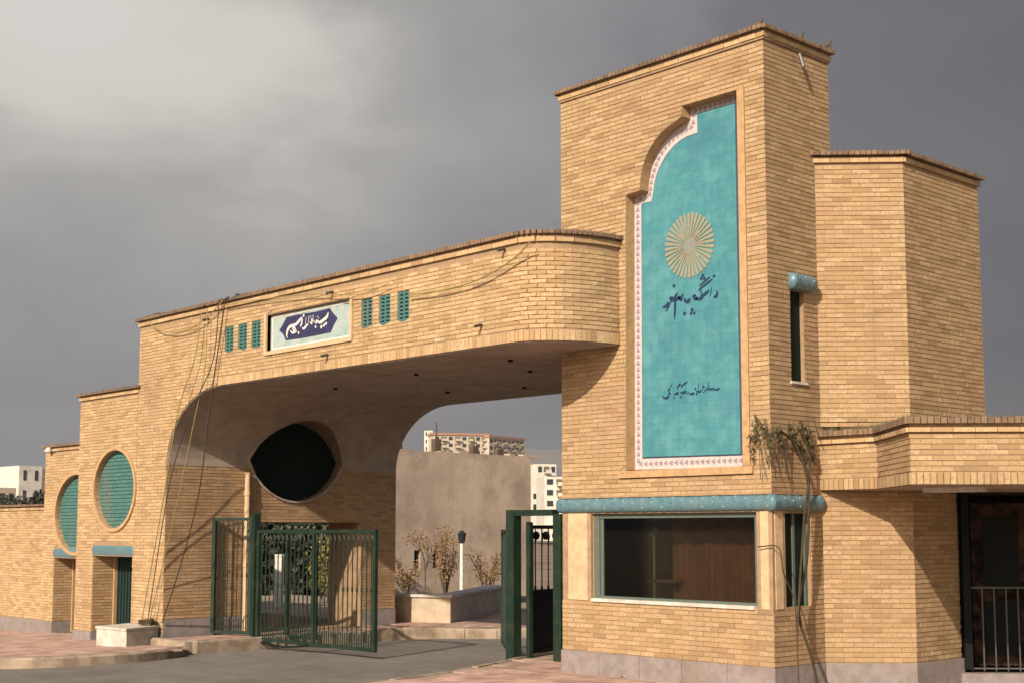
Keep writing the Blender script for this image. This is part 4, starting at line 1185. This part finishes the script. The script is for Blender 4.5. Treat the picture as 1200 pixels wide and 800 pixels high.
hc = along(360, 690, 37.5, -.3)
hg = thing('added_hedge', 'dark dense hedge added behind the yellow shrubs to darken the view through the pier doorway', 'hedge', hc)  # added hedge: its dark leaves make the darkness behind the shrubs
cs = []
bm = bmesh.new()
for i in range(14):
    p = Vector(along(262 + i * 11.5, 690, 37.5 + random.uniform(-.4, .4), -.3)); h_ = random.uniform(2.2, 2.9)
    bar(bm, p, p + Vector((0, 0, h_ * .8)), .04, 5)
    for k in range(5): cs.append((p + Vector((0, 0, .3 + k * h_ * .2)), .55))
obj('stem', bm, M['bark'], hg)
leaves('foliage', cs, 11000, .24, M['leaf_dark'], hg, seed=31)
for px_, py_, lab in ((733, 794, 'scrap of white paper on the pink paving below the tower window'), (25, 776, 'pale scrap of paper on the pink paving at the far left')):
    p = atZ(px_, py_, .137 if px_ > 500 else SIDE(-19.5) + .01)
    bm = bmesh.new(); vv = [bm.verts.new((p.x + a, p.y + b_, p.z + c_)) for a, b_, c_ in ((-.07, -.03, .002), (0, -.045, .03), (.06, -.02, .004), (.05, .05, .012), (-.01, .04, .04), (-.06, .03, .006))]
    bm.faces.new((vv[0], vv[1], vv[4], vv[5])); bm.faces.new((vv[1], vv[2], vv[3], vv[4]))
    tag(obj('paper_scrap', bm, M['white']), lab, 'litter')
# blank rough wall behind
wa = atZ(462, 528.5, 4.1)
wb = atX(622, 538, wa.x)
u = Vector((wb.x - wa.x, wb.y - wa.y)); L = u.length; u.normalize(); nrm = Vector((u.y, -u.x))
cwl = thing('concrete_building', 'tall blank rough tan wall of a building seen through the gateway', 'building', (wa.x, wa.y, -.1))
body = prism([(wa.x - u.x * .6, wa.y - u.y * .6), (wb.x, wb.y), (wb.x - nrm.x * 10, wb.y - nrm.y * 10), (wa.x - u.x * .6 - nrm.x * 10, wa.y - u.y * .6 - nrm.y * 10)], -.3, 4.1)
cb = obj('wall', body, M['concrete'], cwl)
def onwall(px, py, off=0):
    d = ray(px, py); p0 = Vector((wa.x, wa.y)); k = (p0 + nrm * off - Vector((CAM.x, CAM.y))).dot(nrm) / Vector((d.x, d.y)).dot(nrm); return CAM + d * k
cc = []
for px, py in ((489, 654), (511, 654)):
    p = onwall(px, py); bm = obox(bmesh.new(), (p.x, p.y), u, .12, .3, p.z - .28, p.z + .25); cc.append(bm)
cut(cb, *cc)
for px, py in ((489, 654), (511, 654)):
    p = onwall(px, py); obj('window', obox(bmesh.new(), Vector((p.x, p.y)) - nrm * .2, u, .115, .02, p.z - .275, p.z + .245), M['darkglass'], cwl)
# ragged parapet and roof clutter
bm = bmesh.new(); rnd = random.Random(5)
s = -2
while s < L - .3:
    w = rnd.uniform(.25, .7); c = Vector((wa.x, wa.y)) + u * (s + w / 2) - nrm * .13
    obox(bm, c, u, w / 2 - .01, .13, 4.1, 4.1 + rnd.uniform(.04, .12)); s += w
obj('parapet_block', bm, M['concrete'], cwl, 'stuff')
for px in (480, 494, 540, 575, 600):
    p = onwall(px, 531); q = Vector((p.x, p.y)) - nrm * rnd.uniform(.5, 1.5); bm = bmesh.new()
    h = rnd.uniform(.25, .55)
    obox(bm, q, u, .12, .1, 4.1, 4.1 + h); bar(bm, (q.x, q.y, 4.1), (q.x, q.y, 4.1 + h + rnd.uniform(.2, .6)), .02, 5)
    obj('roof_vent', bm, M['bark'], cwl)
# bare tree before that wall
bt = along(498, 690, 38, -.05)
tr = thing('bare_tree', 'thin bare tree with a few brown leaves against the blank wall', 'tree', bt)
bm = bmesh.new(); rnd = random.Random(12); tips = []
def limb(p, d, l, r, k):
    q = p + d * l; m_ = p.lerp(q, .5) + Vector((rnd.uniform(-.06, .06) * l, rnd.uniform(-.06, .06) * l, 0))
    tube(bm, [p, m_, q], r, 4, 2)
    if k == 0: tips.append((q, .22)); return
    for _ in range(3):
        e_ = (d + Vector((rnd.gauss(0, .45), rnd.gauss(0, .45), rnd.gauss(.05, .3)))).normalized(); limb(q, e_, l * rnd.uniform(.55, .8), r * .6, k - 1)
limb(Vector(bt), Vector((0, 0, 1)), .78, .028, 3)
obj('trunk', bm, M['bark'], tr); leaves('crown', tips, 420, .07, M['leaf_dry'], tr, seed=3)

def far_block(name, label, x0, x1, ytop, ybot, D, depth, floors, m, roofm=None, cols=6, skew=0, cat='building', balc=True, wf=.55):
    """building whose front spans the columns x0..x1 at distance D"""
    a, b = atD(x0, ybot, D), atD(x1, ybot, D + skew)
    ztop = atD(x0, ytop, D).z; zb = -.5
    t = thing(name, label, cat, (a.x, a.y, zb))
    uu = Vector((b.x - a.x, b.y - a.y)); Lw = uu.length; uu.normalize(); nn = Vector((uu.y, -uu.x))
    A2 = Vector((a.x, a.y)); 
    bm = prism([tuple(A2), tuple(A2 + uu * Lw), tuple(A2 + uu * Lw - nn * depth), tuple(A2 - nn * depth)], zb, ztop)
    obj('wall', bm, M[m], t)
    zlow = atD(x0, ybot, D).z
    fh = (ztop - zlow) / floors
    for f in range(floors):
        for c in range(cols):
            w = Lw / cols; s = w * (c + .5); z0 = zlow + f * fh + fh * .28; z1 = z0 + fh * .5
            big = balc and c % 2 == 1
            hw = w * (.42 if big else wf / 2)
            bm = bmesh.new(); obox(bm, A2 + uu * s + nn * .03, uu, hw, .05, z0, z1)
            wo = obj('window', bm, M['loggia_shade' if big else 'pane'], t)  # balcony columns get a flat panel in the loggia shade colour
            if big:
                bm = bmesh.new(); obox(bm, A2 + uu * s + nn * .8, uu, hw, .75, z0 - fh * .12, z0 - fh * .03); obox(bm, A2 + uu * s + nn * 1.5, uu, hw, .05, z0 - fh * .029, z0 + fh * .2)
                obj('balcony', bm, M[m], t)
    if roofm:
        P = [A2 - uu * .4 + nn * .5, A2 + uu * (Lw + .4) + nn * .5, A2 + uu * (Lw + .4) - nn * (depth + .4), A2 - uu * .4 - nn * (depth + .4)]
        obj('roof', prism([tuple(p) for p in P], ztop + .01, ztop + fh * .32), M[roofm], t)
    return t, A2, uu, nn, ztop, fh, Lw
far_block('apartment_block', 'long cream apartment block with reddish flat roof above the blank wall', 508, 572, 509, 533, 600, 12, 3, 'apt', 'apt_red', 8, skew=6)
far_block('apartment_block', 'right-hand wing of the cream apartment block, receding and shaded', 573, 614, 512, 536, 604, 12, 3, 'apt', 'apt_red', 8, skew=20)
far_block('apartment_block', 'narrow grey slab at the left end of the cream apartment block', 497, 507, 504, 530, 610, 10, 3, 'render_white', None, 2, wf=.3, balc=False)
far_block('white_house', 'white stepped house, topmost of the pale houses beside the tower', 629, 652, 543, 596, 330, 9, 4, 'render_white', None, 3, skew=2, balc=True)
far_block('white_house', 'white house with balconies, lower one next to the tower edge', 638, 690, 558, 596, 290, 9, 3, 'render_white', None, 4, skew=2)
far_block('white_house', 'small white block low between blank wall and green gate frame', 622, 648, 575, 600, 310, 9, 2, 'render_white', None, 2, skew=1)
# houses and trees over the boundary wall at far left
far_block('white_house', 'small bright white rooftop house beyond the boundary wall', 21, 48, 545, 592, 280, 9, 2, 'render_white', None, 2, skew=2, balc=False, wf=.25)
far_block('white_house', 'grey white house side half hidden by the far side portal', 48, 70, 549, 592, 300, 9, 2, 'apt', None, 2, skew=3, balc=False, wf=.25)
far_block('grey_house', 'low grey house with flat roof behind the boundary wall at the left edge', -40, 18, 570, 600, 200, 10, 1, 'concrete', None, 5, skew=2, balc=False, wf=.4)
def tree(label, x, D, ztop, r, m, seed, n=3600, size=.15):
    b = along(x, 640, D, -.3); t = thing('tree', label, 'tree', b)
    rnd = random.Random(seed); bm = bmesh.new(); b = Vector(b); H = ztop + .3
    tube(bm, [b, b + Vector((.1, 0, H * .3)), b + Vector((0, .1, H * .6))], .13, 6, 3)
    cs = []
    for i in range(7):
        a = rnd.random() * 6.28; q = b + Vector((math.cos(a) * r * .6, math.sin(a) * r * .6, H * rnd.uniform(.55, .9)))
        tube(bm, [b + Vector((0, 0, H * .4)), q], .05, 4, 2); cs.append((q, r * rnd.uniform(.3, .5)))
    obj('trunk', bm, M['bark'], t); leaves('crown', cs, n, size, M[m], t, seed=seed)
tree('dark bushy tree over the boundary wall at the left edge of the photo', 5, 58, 3.2, 1.3, 'leaf_dark', 21)
tree('dark bushy tree over the boundary wall, left of the white rooftop house', 17, 60, 3.15, 1.0, 'leaf_dark', 22)
tree('dark tree between the white rooftop house and the far side portal', 49, 52, 3.1, .9, 'leaf_dark', 23)
tree('greyish low tree in front of the white rooftop house', 36, 62, 2.9, .8, 'leaf_olive', 24)

# hills
bm = bmesh.new(); rnd = random.Random(3)
rows = []
import mathutils
for j, D in enumerate((900, 1200, 1600, 2100)):
    row = []
    for i in range(81):
        px = -500 + i * 27
        dd = ray(px, 620); dd = Vector((dd.x, dd.y, 0)).normalized()
        base = {0: 0, 1: 22, 2: 62, 3: 110}[j]
        nz_ = mathutils.noise.fractal(Vector((i * .16, j * .7, 3.3)), 1, 2.1, 5)
        shape = .55 + .5 * math.exp(-((px - 640) / 170) ** 2) + .45 * math.exp(-((px - 1500) / 300) ** 2)
        row.append(bm.verts.new(CAM + dd * D + Vector((0, 0, -3 + base * (shape + .35 * nz_)))))
    rows.append(row)
for a, b in zip(rows, rows[1:]):
    for i in range(80): bm.faces.new((a[i], a[i + 1], b[i + 1], b[i]))
obj('hills', bm, M['hill'], None, 'structure', smooth=True)

# ================================================================== CABLES, CLIMBER, SMALL THINGS
def cable(label, pts, r=.008, m='cable', group=None):
    bm = bmesh.new(); tube(bm, pts, r, 5, 6)
    p = Vector(pts[0])
    o = obj('hanging_cable', bm, M[m]); tag(o, label, 'cable', group); return o
yb = YB - .09
def cb_(x, y, Y=yb): p = atY(x, y, Y); return tuple(p)
cable('olive cord swagged along the bridge front from its rounded end to the small grilles', [cb_(622, 283), cb_(600, 305), cb_(560, 328), cb_(520, 340), cb_(478, 346)], .010, 'cable_y')
cable('olive cord dipping above the sign between two spouts', [cb_(455, 333), cb_(420, 345), cb_(362, 345), cb_(300, 352), cb_(262, 358)], .007, 'cable_y')
cable('olive cord sagging at the left end of the bridge parapet', [cb_(176, 380), cb_(190, 388), cb_(215, 388), cb_(240, 374), cb_(262, 352)], .008, 'cable_y')
E1 = (cx + .05, cy + .2, .35)
def drop(x0, y0, pts, end, label, r=.009, m='cable'):
    P = [Vector(cb_(x0, y0))]
    e_ = Vector(end)
    for k, (x, y) in enumerate(pts):
        t = (k + 1) / (len(pts) + 1)
        P.append(atY(x, y, yb + (e_.y - yb) * t))
    P.append(e_); cable(label, P, r, m)
drop(264, 350, [(254, 420), (245, 482), (233, 577), (212, 660)], atX(190, 729, XP + .05), 'dark cable dropping straight in front of the arch to the pier foot', .010)
drop(236, 366, [(228, 420), (209, 480), (192, 580)], E1, 'olive cord hanging from the parapet down the pier to the landing block', .009, 'cable_y')
drop(257, 352, [(250, 420), (230, 470), (200, 560)], (cx + .15, cy + .25, .35), 'dark slack cable slanting across the pier front to the coil', .008)
drop(243, 362, [(240, 430), (226, 500), (205, 600)], (cx + .1, cy + .3, .35), 'thin second olive cord beside the pier curve', .007, 'cable_y')
tg = thing('cable_tangle', 'tangle of brown cable lying on the bridge parapet near its left end', 'cable', tuple(atY(262, 352, YB)))
bm = bmesh.new(); rnd = random.Random(9)
p0 = atY(240, 362, YB - .02); p1_ = atY(290, 347, YB - .02)
tube(bm, [p0.lerp(p1_, i / 26) + Vector((rnd.uniform(-.05, .05), rnd.uniform(-.06, .08), .0 + rnd.uniform(0, .05) + .03 * math.sin(i * .5) ** 2)) for i in range(27)], .012)
tube(bm, [atY(170, 374, YB - .05).lerp(p0, i / 10) + Vector((0, 0, .03 + rnd.uniform(0, .03))) for i in range(11)], .009)
obj('cable', bm, M['cable'], tg)
# dry climber on the tower corner
cp_ = (XC + .22, 12.0, .13)
cl = thing('dry_climber', 'straggly dry climbing plant drooping over the blue cornice on the tower side', 'climber', cp_)
bm = bmesh.new()
def cx_(x, y, X): return tuple(atX(x, y, X))
tube(bm, [cx_(936, 800, XC + .3), cx_(934, 740, XC + .22), cx_(930, 700, XC + .14), cx_(918, 670, XC + .12), (XC + .1, Y0 - .03, 1.62), tuple(atY(888, 640, Y0 - .06))], .007)
tube(bm, [cx_(958, 800, XC + .3), cx_(948, 760, XC + .25), cx_(936, 716, XC + .15), cx_(945, 660, XC + .14), cx_(948, 600, XC + .16), cx_(946, 560, XC + .13), cx_(932, 520, XC + .08), cx_(915, 505, XC + .08)], .016)
tube(bm, [cx_(934, 740, XC + .22), cx_(940, 640, XC + .16), cx_(944, 590, XC + .15), cx_(950, 540, XC + .1), cx_(940, 505, XC + .08)], .012)
for i in range(16):
    x = random.uniform(885, 955); y = random.uniform(490, 515)
    on = x > 908
    f_ = (lambda a, b: tuple(atX(a, b, XC + .07))) if on else (lambda a, b: tuple(atY(a, b, Y0 - .07)))
    dx = random.uniform(-3, 12)
    tube(bm, [f_(x, y), f_(x + dx * .4, y + random.uniform(12, 22)), f_(x + dx, y + random.uniform(32, 62))], .0045, 4, 3)
obj('stem', bm, M['cable'], cl)
cs = []
for x0, y0_, dx, dy, n_ in ((884, 488, 3, 38, 5), (893, 492, 8, 30, 5), (880, 510, 2, 38, 3), (912, 500, 4, 22, 7), (925, 496, 10, 30, 8), (938, 494, 14, 34, 8), (930, 505, 22, 42, 7), (945, 500, 12, 46, 6), (905, 505, -3, 40, 4)):
    for k in range(n_):
        t = k / n_; x = x0 + dx * t; y = y0_ + dy * t
        cs.append((atX(x, y, XC + .07) if x > 908 else atY(x, y, Y0 - .07), (.035, .035, .045)))
leaves('foliage', cs, 760, .04, M['leaf_olive'], cl, droop=2.6, seed=6)
# bracket lamp on the far portal
bl_ = atY(57, 527, 11.42)
o = thing('bulb_lamp', 'small white globe lamp on the top corner of the far side portal', 'lamp', tuple(bl_))
bm = bmesh.new(); bmesh.ops.create_icosphere(bm, subdivisions=2, radius=.06, matrix=Matrix.Translation(bl_)); obj('globe', bm, M['white'], o, smooth=True)
bm = bmesh.new(); bar(bm, bl_, (bl_.x + .15, 11.5, bl_.z - .05), .012); obj('bracket', bm, M['metal_grey'], o)
# weeds on the roof edges
def weeds(name, label, line, n, h, seed):
    rnd = random.Random(seed); V, Fc = [], []
    for i in range(n):
        t = rnd.random(); k = int(t * (len(line) - 1)); f = t * (len(line) - 1) - k
        p = Vector(line[k]).lerp(Vector(line[k + 1]), f) + Vector((rnd.uniform(-.05, .05), rnd.uniform(-.02, .12), 0))
        a = rnd.random() * 3.14; w = Vector((math.cos(a), math.sin(a), 0)) * .004; hh = h * rnd.uniform(.3, 1)
        l = Vector((rnd.gauss(0, .3), rnd.gauss(0, .3), 1)) * hh
        c = len(V); V += [tuple(p - w), tuple(p + w), tuple(p + l)]; Fc.append((c, c + 1, c + 2))
    me = bpy.data.meshes.new(name); me.from_pydata(V, [], Fc); o = link(name, me, M['weed'], None, 'stuff'); o['label'] = label; o['category'] = 'weeds'; return o
weeds('roof_weeds', 'dry weeds along the entrance wing roof edge', [(XC + .05, 12.5, 2.85), (-7.95, 12.5, 2.85), (-6.97, 11.55, 2.85), (-5.2, 13.4, 2.85)], 900, .07, 2)
weeds('roof_weeds', 'dry weeds along the bridge parapet', [(-20.3, YB - .03, 5.18), (-11.4, YB - .03, 5.18), (-10.9, 11.0, 5.18), (-10.8, 11.5, 5.18)], 500, .05, 3)

# ================================================================== HAZE
hb = B(-2600, 1500, -60, 2600, -5, 215)
hm = bpy.data.materials.new('haze'); hm.use_nodes = True
hm.node_tree.nodes.clear()
ho = hm.node_tree.nodes.new('ShaderNodeOutputMaterial'); hv = hm.node_tree.nodes.new('ShaderNodeVolumePrincipled')
hv.inputs['Color'].default_value = (.85, .87, .9, 1); hv.inputs['Density'].default_value = .00016; hv.inputs['Anisotropy'].default_value = .2
hm.node_tree.links.new(hv.outputs[0], ho.inputs['Volume'])
obj('haze', hb, hm, None, 'stuff')

# ================================================================== repeats of a kind share a group
GROUPS = {'side_portal': 'side portals left of the gateway', 'dry_shrub': 'rusty dry shrubs behind the planter', 'yellow_shrub': 'yellow green shrubs behind the pier doorway',
          'tree': 'trees over the boundary wall', 'gate_leaf': 'green gate leaves', 'hanging_cable': 'cables hanging on the bridge and pier', 'apartment_block': 'cream apartment blocks above the blank wall',
          'white_house': 'pale houses far off', 'paper_scrap': 'paper scraps on the paving'}
for o in COL.objects:
    if o.parent is None and 'label' in o and o.name.split('.')[0] in GROUPS: o['group'] = GROUPS[o.name.split('.')[0]]
